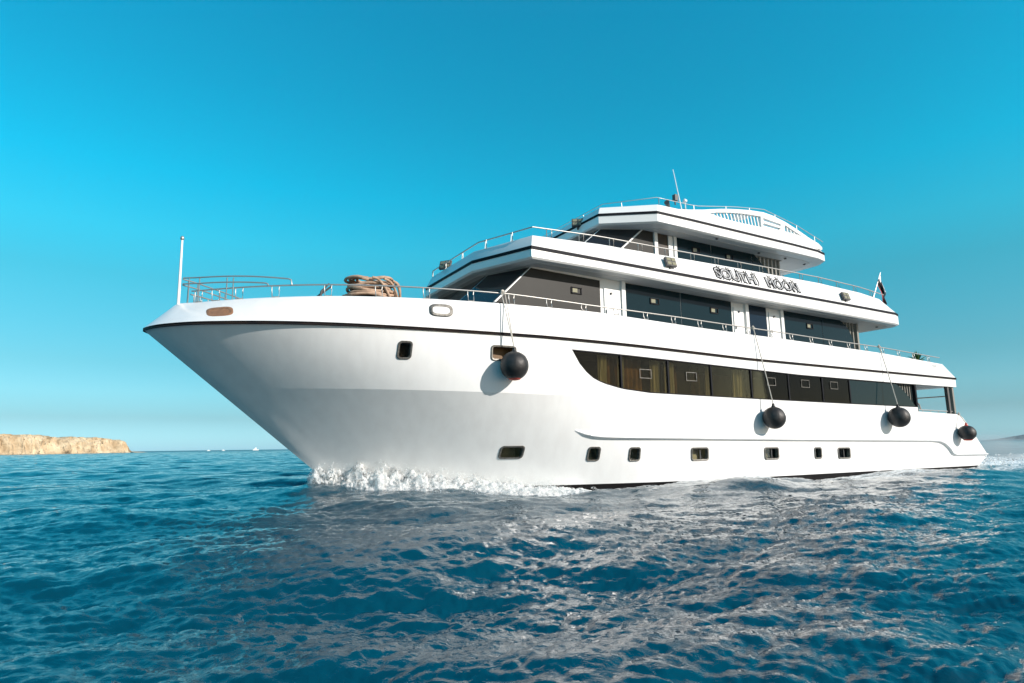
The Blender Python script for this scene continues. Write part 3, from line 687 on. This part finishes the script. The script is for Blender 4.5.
# ---- flag and plant
fg = thing('flag', 'drooping flag with white black and red bands on a raked white staff', 'flag', (29.5, 16.5, 7.6))
MB().tube([(29.5, 16.5, 7.5), (30.85, 16.5, 9.62)], [.035, .02], 8).build('staff', WPAINT, fg)
FR = mat('flag_red', (.5, .03, .03), .8); FW = mat('flag_white', (.75, .75, .75), .8); FB = mat('flag_black', (.006, .006, .008), .8)
fm = MB(); cols = 18; rows = 18
V = [[None]*(cols+1) for _ in range(rows+1)]
for i in range(rows+1):
    for j in range(cols+1):
        f = i/rows; q = j/cols          # f along the fly (falls under its own weight), q down the hoist
        hx, hz = 30.80-.42*q, 9.54-.66*q
        V[i][j] = (hx+(.10+.40*q**.7)*f+.25*f*q*(1-f)+.04*math.sin(8*q+5*f), 16.5-.02+.10*math.sin(10*q+4*f)*(.15+f), hz-1.25*f**1.1*(.75+.15*q)+.05*math.sin(6*q+2*f)*f)
for i in range(rows):
    for j in range(cols):
        qq = (j+.5)/cols; mi = 1 if qq < .30 else (2 if qq < .92 else 0)
        if i < 4 and qq < .45: mi = 1
        fm.add([V[i][j], V[i+1][j], V[i+1][j+1], V[i][j+1]], [(0, 1, 2, 3)], mi)
cl = fm.build('cloth', [FR, FW, FB], fg)
bm = bmesh.new(); bm.from_mesh(cl.data); bmesh.ops.remove_doubles(bm, verts=bm.verts, dist=.0005); bm.to_mesh(cl.data); bm.free()
cl.data.polygons.foreach_set('use_smooth', [True]*len(cl.data.polygons))
pl = thing('potted_plant', 'small leafy green plant in a pot at the aft end of the upper deck rail', 'plant', (32.0, 15.85, 4.95))
MB().lathe((32.0, 15.85, 4.75), [(.14, 0), (.2, .4), (.21, .42), (.17, .41)], 16).build('pot', POT, pl)
lf = MB()
for i in range(60):
    a = random.uniform(0, 6.28); tl = random.uniform(.1, .95); L = random.uniform(.3, .62); wv = .045
    d = Vector((math.cos(a)*tl, math.sin(a)*tl*.7, 1.15-tl*.7)).normalized(); s_ = d.cross(Vector((0, 0, 1))).normalized()*wv
    o_ = Vector((32.0, 15.85, 5.1)); mid_ = o_+d*L*.55; tip = o_+d*L+Vector((0, 0, -.08*tl))
    lf.add([o_, mid_+s_, tip, mid_-s_], [(0, 1, 2, 3)])
lf.build('foliage', LEAF, pl)

# ------------------------------------------------------------------ sea: spectrum synthesised on two tiles, sampled on a fan that thins towards the horizon
def tile(N, L, lo, hi, hs, wind, seed, p=4.0, spread=2):
    r = np.random.default_rng(seed); k1 = np.fft.fftfreq(N, L/N)*2*np.pi; kx, ky = np.meshgrid(k1, k1, indexing='ij'); k = np.hypot(kx, ky); k[0, 0] = 1
    lam = 2*np.pi/k; band = (lam > lo) & (lam < hi); cosw = (kx*wind[0]+ky*wind[1])/k
    S = k**(-p)*(0.12+np.abs(cosw)**spread)*band*np.exp(-(lam/(hi*.75))**2*.6); S[0, 0] = 0
    A = np.sqrt(S)*(r.normal(size=(N, N))+1j*r.normal(size=(N, N)))
    h = np.fft.ifft2(A); sc = hs/4/np.std(h.real); A = A*sc
    h = np.fft.ifft2(A).real; dx = np.fft.ifft2(A*(-1j)*kx/k).real; dy = np.fft.ifft2(A*(-1j)*ky/k).real
    return h, dx, dy
def samp(T, L, x, y):
    N = T[0].shape[0]; u = (x/L) % 1*N; v = (y/L) % 1*N; i = u.astype(int) % N; j = v.astype(int) % N; fu = u-np.floor(u); fv = v-np.floor(v); i2 = (i+1) % N; j2 = (j+1) % N
    return [a[i, j]*(1-fu)*(1-fv)+a[i2, j]*fu*(1-fv)+a[i, j2]*(1-fu)*fv+a[i2, j2]*fu*fv for a in T]
LA, LB = 71., 9.7
wa = np.array([.35, .94]); wb = np.array([.75, .66])
TA = tile(1024, LA, .7, 13., .33, wa, 3, p=3.75); TB = tile(512, LB, .05, 1.1, .052, wb, 5, p=3.1)
nr, na = 1500, 1300
fwd = math.atan2(.851, .497)
rad = np.concatenate([np.geomspace(1.2, 1500, nr-70), np.geomspace(1530, 40000, 70)])
ang = fwd+np.radians(np.linspace(-76, 76, na))
RR, AA = np.meshgrid(rad, ang, indexing='ij'); ox, oy = -1.2, -2.0
X = ox+RR*np.cos(AA); Y = oy+RR*np.sin(AA)
ha, ax_, ay_ = samp(TA, LA, X, Y)
rot = .6; hb_, bx_, by_ = samp(TB, LB, X*math.cos(rot)+Y*math.sin(rot), -X*math.sin(rot)+Y*math.cos(rot))
fa = np.clip(1-(RR-400)/1000, 0, 1); fb = np.clip(1-(RR-16)/36, 0, 1)
# water piled up by the hull: bow wave, shoulder wave, quarter wave
bwx = np.interp(X, TW[0], TW[1]); dport = (YC-bwx)-Y           # distance off the port waterline
along = lambda x, c, s: np.exp(-((x-c)/s)**2)
hullw = np.where(dport > -1.5, 1, 0)
H = ha*fa+hb_*fb
H = H+.30*along(X, 6.5, 2.2)*np.exp(-np.clip(dport, 0, 99)/.9)*hullw
H = H+.34*along(X, 16.6, 2.0)*np.exp(-((dport-1.6)/1.3)**2)+.16*along(X, 24., 3.0)*np.exp(-((dport-1.8)/1.6)**2)
H = H-.10*along(X, 11.5, 2.5)*np.exp(-np.clip(dport, 0, 99)/1.5)*hullw
H = H+.25*along(X, 39, 4)*np.exp(-((Y-YC)/6)**2)
ch = .75
XX = X+ch*(ax_*fa)+.7*bx_*fb; YY = Y+ch*(ay_*fa)+.7*by_*fb
co = np.stack([XX, YY, H], -1).reshape(-1, 3).astype(np.float32)
me = bpy.data.meshes.new('sea'); me.vertices.add(len(co)); me.vertices.foreach_set('co', co.ravel())
ii = np.arange(nr*na).reshape(nr, na); q = np.stack([ii[:-1, :-1], ii[1:, :-1], ii[1:, 1:], ii[:-1, 1:]], -1).reshape(-1, 4).astype(np.int32)
me.loops.add(q.size); me.loops.foreach_set('vertex_index', q.ravel()); me.polygons.add(len(q)); me.polygons.foreach_set('loop_start', np.arange(0, q.size, 4, dtype=np.int32))
me.polygons.foreach_set('use_smooth', np.ones(len(q), bool)); me.update()
# foam where the hull has churned the water
foam = 1.0*np.exp(-np.clip(dport, 0, 99)/.55)*(X > 10)*(X < 37)*(dport > -1.5)*.62
foam = np.maximum(foam, 1.0*np.exp(-np.clip(dport, 0, 99)/.8)*(X > 4.9)*(X <= 12)*(dport > -2))
foam = np.maximum(foam, .55*along(X, 16.8, 2.2)*np.exp(-((dport-1.4)/1.1)**2))
foam = np.maximum(foam, .50*np.exp(-((dport-1.3)/1.5)**2)*np.clip((X-18)/4, 0, 1)*(X < 38))
stern = (X > 34.5)*np.exp(-((Y-YC-.02*(X-36))/(4.6+.12*(X-36)))**4)*np.exp(-np.clip(X-38, 0, 999)/55.)
foam = np.maximum(foam, 1.0*stern)
foam = np.maximum(foam, .20*np.clip((H-.17)/.2, 0, 1)*(RR < 90))
at = me.attributes.new('far', 'FLOAT', 'POINT'); at.data.foreach_set('value', np.clip((RR-120)/1100, 0, 1).ravel().astype(np.float32))
at = me.attributes.new('foam', 'FLOAT', 'POINT'); at.data.foreach_set('value', foam.ravel().astype(np.float32))
sea = bpy.data.objects.new('sea', me); COL.objects.link(sea); sea['kind'] = 'structure'

m = bpy.data.materials.new('sea_water'); m.use_nodes = True; n = m.node_tree; n.nodes.clear(); N_ = n.nodes.new; Lk = n.links.new
o = N_('ShaderNodeOutputMaterial'); wp = N_('ShaderNodeBsdfPrincipled'); fp = N_('ShaderNodeBsdfPrincipled'); mx = N_('ShaderNodeMixShader')
wp.inputs['Base Color'].default_value = (.0, .043, .072, 1); wp.inputs['Roughness'].default_value = .02; wp.inputs['IOR'].default_value = 1.34; wp.inputs['Specular IOR Level'].default_value = .7
fp.inputs['Base Color'].default_value = (.80, .83, .83, 1); fp.inputs['Roughness'].default_value = .85
tc = N_('ShaderNodeTexCoord')
mp = N_('ShaderNodeMapping'); mp.inputs['Scale'].default_value = (1, 1, 1); Lk(tc.outputs['Object'], mp.inputs[0])
n1 = N_('ShaderNodeTexNoise'); n1.inputs['Scale'].default_value = 7.; n1.inputs['Detail'].default_value = 5; n1.inputs['Roughness'].default_value = .6; n1.inputs['Distortion'].default_value = .6
n2 = N_('ShaderNodeTexNoise'); n2.inputs['Scale'].default_value = .55; n2.inputs['Detail'].default_value = 6
Lk(mp.outputs[0], n1.inputs['Vector']); Lk(mp.outputs[0], n2.inputs['Vector'])
b1 = N_('ShaderNodeBump'); b1.inputs['Strength'].default_value = 1; b1.inputs['Distance'].default_value = .014; Lk(n1.outputs['Fac'], b1.inputs['Height'])
b2 = N_('ShaderNodeBump'); b2.inputs['Strength'].default_value = 1; b2.inputs['Distance'].default_value = .05; Lk(n2.outputs['Fac'], b2.inputs['Height']); Lk(b1.outputs[0], b2.inputs['Normal'])
Lk(b2.outputs[0], wp.inputs['Normal'])
fr_ = N_('ShaderNodeAttribute'); fr_.attribute_name = 'far'; rr_ = N_('ShaderNodeMapRange'); rr_.inputs[3].default_value = .02; rr_.inputs[4].default_value = .34; Lk(fr_.outputs['Fac'], rr_.inputs[0]); Lk(rr_.outputs[0], wp.inputs['Roughness'])
fa_ = N_('ShaderNodeAttribute'); fa_.attribute_name = 'foam'
fmp = N_('ShaderNodeMapping'); fmp.inputs['Scale'].default_value = (.7, 1.5, 1); Lk(tc.outputs['Object'], fmp.inputs[0])
f1_ = N_('ShaderNodeTexNoise'); f1_.inputs['Scale'].default_value = 2.6; f1_.inputs['Detail'].default_value = 9; f1_.inputs['Roughness'].default_value = .66; f1_.inputs['Distortion'].default_value = 1.2
Lk(fmp.outputs[0], f1_.inputs['Vector'])
ad = N_('ShaderNodeMath'); ad.operation = 'ADD'; Lk(fa_.outputs['Fac'], ad.inputs[0]); Lk(f1_.outputs['Fac'], ad.inputs[1])
mr = N_('ShaderNodeMapRange'); mr.inputs[1].default_value = .88; mr.inputs[2].default_value = 1.12; Lk(ad.outputs[0], mr.inputs[0])
fb1 = N_('ShaderNodeBump'); fb1.inputs['Distance'].default_value = .05; Lk(f1_.outputs['Fac'], fb1.inputs['Height']); Lk(fb1.outputs[0], fp.inputs['Normal'])
Lk(mr.outputs[0], mx.inputs[0]); Lk(wp.outputs[0], mx.inputs[1]); Lk(fp.outputs[0], mx.inputs[2]); Lk(mx.outputs[0], o.inputs[0])
me.materials.append(m)

# ------------------------------------------------------------------ white water thrown up by the bow
FOAM = mat('foam_white', (.92, .93, .93), .9, bump=.02, bscale=11)
FOAM.node_tree.nodes['Principled BSDF'].inputs['Subsurface Weight'].default_value = .4
FOAM.node_tree.nodes['Principled BSDF'].inputs['Subsurface Radius'].default_value = (.08, .09, .1)
n = FOAM.node_tree; P_ = n.nodes['Principled BSDF']; P_.inputs['Subsurface Weight'].default_value = 0; trl = n.nodes.new('ShaderNodeBsdfTranslucent'); trl.inputs[0].default_value = (.92, .95, .95, 1)
mxf = n.nodes.new('ShaderNodeMixShader'); mxf.inputs[0].default_value = .5; n.links.new(P_.outputs[0], mxf.inputs[1]); n.links.new(trl.outputs[0], mxf.inputs[2]); n.links.new(mxf.outputs[0], n.nodes['Material Output'].inputs['Surface'])
def lace(name, cover, scale):
    m = FOAM.copy(); m.name = name; n = m.node_tree; o = n.nodes['Material Output']; src = o.inputs['Surface'].links[0].from_node
    tc = n.nodes.new('ShaderNodeTexCoord'); t = n.nodes.new('ShaderNodeTexNoise'); t.inputs['Scale'].default_value = scale; t.inputs['Detail'].default_value = 10; t.inputs['Roughness'].default_value = .72; t.inputs['Distortion'].default_value = .5
    mr = n.nodes.new('ShaderNodeMapRange'); mr.inputs[1].default_value = .5+(.5-cover)*.42-.035; mr.inputs[2].default_value = .5+(.5-cover)*.42+.035
    tr = n.nodes.new('ShaderNodeBsdfTransparent'); mx = n.nodes.new('ShaderNodeMixShader')
    n.links.new(tc.outputs['Object'], t.inputs['Vector']); n.links.new(t.outputs['Fac'], mr.inputs[0]); n.links.new(mr.outputs[0], mx.inputs[0]); n.links.new(tr.outputs[0], mx.inputs[1]); n.links.new(src.outputs[0], mx.inputs[2]); n.links.new(mx.outputs[0], o.inputs['Surface'])
    return m
def wl_y(x): return YC-float(np.interp(x, *TW))
def heap(mb, xa, xb, nx, hf, wf, sgn=1, off=.0, seed=0, sy=None, mi=0):
    nv = 46; rings = []
    for i in range(nx+1):
        x = xa+(xb-xa)*i/nx; h = hf(x); wd = wf(x); y0 = (wl_y(x) if sy is None else sy(x)); row = []
        for j in range(nv+1):
            v = j/nv; s = -0.35+v*(wd+.35)       # from inside the hull outwards
            prof = h*(1-max(0, s/wd)**1.3) if s > 0 else h*(1+.1*s)
            p = Vector((x, y0-sgn*s, prof)); q = p*1.0+Vector((seed, 0, 0))
            t = noise.turbulence(q*2.4, 5, False, noise_basis='PERLIN_ORIGINAL', amplitude_scale=.6, frequency_scale=2.2)-.55
            t2 = noise.turbulence(q*7.5, 3, False, noise_basis='PERLIN_ORIGINAL')-.5
            k = (.30+.7*prof); z = prof*(1+.25*t)+k*(.20*t+.05*t2)
            row.append((p.x+.05*t2*k, p.y-sgn*(.22*t+.05*t2)*k, z-.10*(1 if v > .96 else 0)-.25*(v > .99)))
        rings.append(row)
    mb.loft(rings, mi, caps=False, closed=False)
_ib = bmesh.new(); bmesh.ops.create_icosphere(_ib, subdivisions=1, radius=1); ICO_V = np.array([v.co[:] for v in _ib.verts]); ICO_F = np.array([[v.index for v in f.verts] for f in _ib.faces]); _ib.free()
def froth(mb, n, fx, r0, r1):
    """rounded clots of froth, small ones far more common"""
    for _ in range(n):
        x, y, z = fx(); r = r0+(r1-r0)*random.random()**3
        sc = np.array([random.uniform(.8, 1.5), random.uniform(.8, 1.3), random.uniform(.6, 1.0)])*r
        b = len(mb.v); mb.v += [tuple(p) for p in (ICO_V*sc+np.array([x, y, z])).tolist()]; mb.f += [tuple(f) for f in (ICO_F+b).tolist()]; mb.m += [0]*len(ICO_F)
def drops(mb, n, fx, r0, r1):
    for _ in range(n):
        x, y, z = fx(); r = random.uniform(r0, r1)*random.uniform(.4, 1)
        a, b_, c = r*random.uniform(.7, 1.5), r, r*random.uniform(.6, 1.3)
        mb.add([(x+a, y, z), (x-a, y, z), (x, y+b_, z), (x, y-b_, z), (x, y, z+c), (x, y, z-c)], [(0, 2, 4), (2, 1, 4), (1, 3, 4), (3, 0, 4), (2, 0, 5), (1, 2, 5), (3, 1, 5), (0, 3, 5)])
hfb = lambda x: ip(x, [(4.0, .22), (4.6, .95), (5.5, 1.2), (6.5, .98), (7.6, .66), (8.8, .44), (10.0, .26), (10.9, .12), (12.5, .04)])
wfb = lambda x: ip(x, [(4.0, .5), (5, 1.1), (6.5, 1.5), (9, 1.1), (10.9, .7), (12.5, .5)])
fm = MB()
sy = lambda x: YC-hb(max(x, 4.35), .3) if x > 4.2 else YC
for sh, (kh, kw_, mi_) in enumerate(((.62, .8, 0), (.80, 1.0, 1), (1.0, 1.15, 2), (1.22, 1.3, 3))):
    heap(fm, 4.25, 10.9+.5*sh, 420, lambda x, k=kh: hfb(x)*k, lambda x, k=kw_: wfb(x)*k, 1, seed=sh*3, sy=sy, mi=mi_); heap(fm, 4.25, 9.5, 200, lambda x, k=kh: hfb(x)*k, lambda x, k=kw_: wfb(x)*k, -1, seed=9+sh, sy=lambda x: 2*YC-sy(x), mi=mi_)
def fxb():
    x = 4.2+random.random()**1.3*7; s = random.uniform(-.05, 1.15)*wfb(x); h = hfb(x); return x, sy(x)-s, max(.0, h*(1-max(0, s/wfb(x))**1.3))+abs(random.gauss(0, .13))+.02
drops(fm, 5000, fxb, .003, .010)
def fxc():
    x = 4.2+random.random()**1.1*6.9; wd = wfb(x); v = random.uniform(-.1, 1.25); h = hfb(x)
    cl_ = noise.noise(Vector((x*1.9, v*2.0, 3.)))+.5*noise.noise(Vector((x*5, v*4, 7.)))
    return x, sy(x)-v*wd, max(.02, h*(1-max(0, v)**1.3 if v > 0 else 1)*(1+.35*cl_))+.13*cl_+random.uniform(-.05, .05)+abs(random.gauss(0, .03))
froth(fm, 5000, fxc, .004, .016)
bf = fm.build('bow_wave', [FOAM, lace('foam_dense', .86, 3.2), lace('foam_lace', .62, 3.6), lace('foam_wisps', .28, 4.2)], None, org=(6, 17, 0), smooth=180); tag(bf, kind='stuff', label='white foaming bow wave breaking along the forward hull', cat='foam')
# wake spray behind the stern
fm = MB()
def fxs():
    x = 35.2+random.random()**1.6*16; y = YC+random.gauss(0, 3.2); h = .75*math.exp(-abs(x-37.5)/6); return x, y, abs(random.gauss(0, .5))*h+.05
drops(fm, 6000, fxs, .012, .05)
def fxw():
    x = 35.1+random.random()**1.4*14; y = YC+random.gauss(0, 2.6); return x, y, hs_(x)*max(0, 1-(abs(y-YC)/4.2)**1.3)+random.uniform(-.05, .12)
hs_ = lambda x: ip(x, [(35.0, .1), (36.5, .45), (39, .55), (43, .35), (50, .1)])
froth(fm, 6000, fxw, .012, .045)
for sh, kh in enumerate((.6, .85, 1.2)):
    for sg_ in (1, -1): heap(fm, 35.0, 50, 260, lambda x, k=kh: hs_(x)*k, lambda x: 4.2, sg_, seed=20+sh*4+sg_, sy=lambda x: YC-sg_*.2, mi=sh)
ws = fm.build('wake_foam', [lace('wake_dense', .7, 2.0), lace('wake_lace', .5, 2.4), lace('wake_wisps', .3, 2.8)], None, org=(40, YC, 0), smooth=180); tag(ws, kind='stuff', label='white churned wake and spray boiling behind the stern', cat='foam')
# thin cloud of spray and exhaust hanging behind the stern
ms = MB(); rings = []
for i in range(17):
    a = -math.pi/2+math.pi*i/16; rings.append([(44+8.0*math.cos(a)*math.cos(t), YC+1+5.5*math.cos(a)*math.sin(t)+0, .5+1.6*math.sin(a)) for t in [2*math.pi*k/32 for k in range(32)]])
ms.loft(rings); mist = ms.build('spray_mist', [], None, org=(44, YC, 0)); mist.data.materials.clear()
mm = bpy.data.materials.new('spray_mist'); mm.use_nodes = True; n = mm.node_tree; n.nodes.clear(); o = n.nodes.new('ShaderNodeOutputMaterial'); pv = n.nodes.new('ShaderNodeVolumePrincipled')
pv.inputs['Color'].default_value = (.85, .93, .95, 1); tcn = n.nodes.new('ShaderNodeTexCoord'); tn = n.nodes.new('ShaderNodeTexNoise'); tn.inputs['Scale'].default_value = .45; tn.inputs['Detail'].default_value = 3
mr2 = n.nodes.new('ShaderNodeMapRange'); mr2.inputs[1].default_value = .38; mr2.inputs[2].default_value = .68; mr2.inputs[3].default_value = 0.02; mr2.inputs[4].default_value = .35
n.links.new(tcn.outputs['Object'], tn.inputs['Vector']); n.links.new(tn.outputs['Fac'], mr2.inputs[0])
mpn = n.nodes.new('ShaderNodeMapping'); mpn.inputs['Location'].default_value = (-.5, -1/5.5, -.5/1.6); mpn.inputs['Scale'].default_value = (1/8., 1/5.5, 1/1.6); n.links.new(tcn.outputs['Object'], mpn.inputs[0])
ln = n.nodes.new('ShaderNodeVectorMath'); ln.operation = 'LENGTH'; n.links.new(mpn.outputs[0], ln.inputs[0])
fo = n.nodes.new('ShaderNodeMapRange'); fo.interpolation_type = 'SMOOTHSTEP'; fo.inputs[1].default_value = 1.0; fo.inputs[2].default_value = .25; n.links.new(ln.outputs['Value'], fo.inputs[0])
mlt = n.nodes.new('ShaderNodeMath'); mlt.operation = 'MULTIPLY'; n.links.new(mr2.outputs[0], mlt.inputs[0]); n.links.new(fo.outputs[0], mlt.inputs[1]); n.links.new(mlt.outputs[0], pv.inputs['Density']); n.links.new(pv.outputs[0], o.inputs['Volume'])
mist.data.materials.append(mm); tag(mist, kind='stuff', label='pale drifting mist of spray behind the stern', cat='spray')

# ------------------------------------------------------------------ far shores and far boats
def terrain(name, A, B, depth, hprof, nx, ny, m, cliff=.25, seed=0, rough=1.0):
    A = Vector(A); B = Vector(B); ax = (B-A); L = ax.length; ax.normalize(); nrm = Vector((-ax.y, ax.x, 0))
    if nrm.dot(A) < 0: nrm = -nrm
    rings = []
    for j in range(ny+1):
        v = j/ny; row = []
        for i in range(nx+1):
            u = i/nx; h = hprof(u); p = A+ax*(L*u)+nrm*(depth*v)
            q = Vector((u*L*.02, v*depth*.02, seed)); nz = noise.fractal(q*1.6, 1.0, 2.1, 6); n2_ = noise.fractal(q*9, .8, 2.1, 4)
            rise = 1-math.exp(-(v/cliff)**1.4*2.2); step = .06*math.sin(rise*18+3*nz)
            z = h*(rise*(1+.05*nz*rough)+step*rise*(1-rise)*2.0)+rough*h*(.10*nz+.05*n2_)*rise*(1-.6*rise)-.6
            off = nrm*(-depth*.06*(nz+.5*n2_)*rough*(1-v)) if v > 0 else Vector((0, 0, 0))
            row.append((p.x+off.x, p.y+off.y, z if v < 1 else -1))
        rings.append(row)
    return MB().loft(rings, caps=False, closed=False).build(name, m, None, org=tuple(A), smooth=50)
SAND = mat('desert_rock', (.64, .53, .36), .95, col2=(.40, .29, .17), vscale=.09, bump=2.5, bscale=.3)
def dirp(px, D, tab={-300: (-.43, .90), -80: (-.2259, .9741), 0: (-.1555, .9878), 50: (-.1063, .9943), 137: (-.0108, .99994), 153: (.0081, .99997)}):
    return (tab[px][0]*D, tab[px][1]*D, 0)
hl = terrain('headland', dirp(-300, 560), dirp(137, 720), 130,
             lambda u: ip(u, [(0, 30), (.42, 21.5), (.60, 18.2), (.70, 16.0), (.78, 15.4), (.9, 14.6), (.965, 14.0), (.98, 13), (.99, 8), (1.0, 1.6)]), 620, 70, SAND, .07, 2, 1.25)
tag(hl, kind='structure')
spit = terrain('sand_spit', dirp(137, 716), dirp(153, 760), 30, lambda u: 2.4-1.2*u, 30, 8, SAND, .3, 8, .6); tag(spit, kind='structure')
HILL = mat('far_hill', (.035, .085, .105), .95, var=.2, vscale=.003)  # blue-green of distance haze put into the hill colour itself
hills = terrain('far_hills', (.9196*6000, .3929*6000, 0), (.995*6000, .10*6000, 0), 900, lambda u: ip(u, [(0, 2), (.05, 16), (.09, 30), (.13, 44), (.3, 70), (.6, 120), (1, 60)]), 220, 24, HILL, .3, 5, .8); tag(hills, kind='structure')
def far_boat(D, d, Lb, label, kind):
    c = Vector((d[0]*D, d[1]*D, 0)); b = thing('distant_boat', label, 'boat', tuple(c), 'small white boats on the horizon')
    ax = Vector((d[1], -d[0], 0)).normalized(); sd = Vector((d[0], d[1], 0))
    def P(a, s, z): v = c+ax*a+sd*s; return (v.x, v.y, z)
    hgt = Lb*.16; m = MB(); m.loft([[P(-Lb/2, -Lb*.1, -.3), P(Lb*.38, -Lb*.1, -.3), P(Lb*.42, 0, -.3), P(Lb*.38, Lb*.1, -.3), P(-Lb/2, Lb*.1, -.3)],
        [P(-Lb/2, -Lb*.14, hgt), P(Lb*.36, -Lb*.14, hgt), P(Lb/2, 0, hgt*1.3), P(Lb*.36, Lb*.14, hgt), P(-Lb/2, Lb*.14, hgt)]]); m.build('hull', WPAINT, b)
    m = MB(); m.loft([[P(-Lb*.3, -Lb*.1, hgt), P(Lb*.2, -Lb*.1, hgt), P(Lb*.2, Lb*.1, hgt), P(-Lb*.3, Lb*.1, hgt)], [P(-Lb*.28, -Lb*.1, hgt*2), P(Lb*.08, -Lb*.1, hgt*2), P(Lb*.08, Lb*.1, hgt*2), P(-Lb*.28, Lb*.1, hgt*2)]]); m.build('cabin', WPAINT, b)
    if kind: MB().box(*[c.x-1.8, c.x+1.0, c.y-1, c.y+1, hgt*2, hgt*2.9]).build('flybridge', WPAINT, b)
far_boat(1300, (.1393, .9902), 11, 'largest of the far white motor boats on the horizon, nearest the yacht bow', True)
far_boat(1500, (.0773, .9970), 6.5, 'tiny white boat on the horizon next to the tip of the headland', False)
far_boat(1500, (.0965, .9953), 6.5, 'tiny white boat on the horizon, middle one of the three', False)
# ------------------------------------------------------------------ air: even haze round the whole scene
hz = MB().box(-9000, 9000, -400, 9500, -8, 420).build('haze', [], None); hz.data.materials.clear(); hz['kind'] = 'stuff'
hm_ = bpy.data.materials.new('haze'); hm_.use_nodes = True; n = hm_.node_tree; n.nodes.clear(); o = n.nodes.new('ShaderNodeOutputMaterial'); pv = n.nodes.new('ShaderNodeVolumePrincipled')
pv.inputs['Color'].default_value = (.80, .93, 1.0, 1); pv.inputs['Density'].default_value = 2.5e-5
n.links.new(pv.outputs[0], o.inputs['Volume']); hz.data.materials.append(hm_)
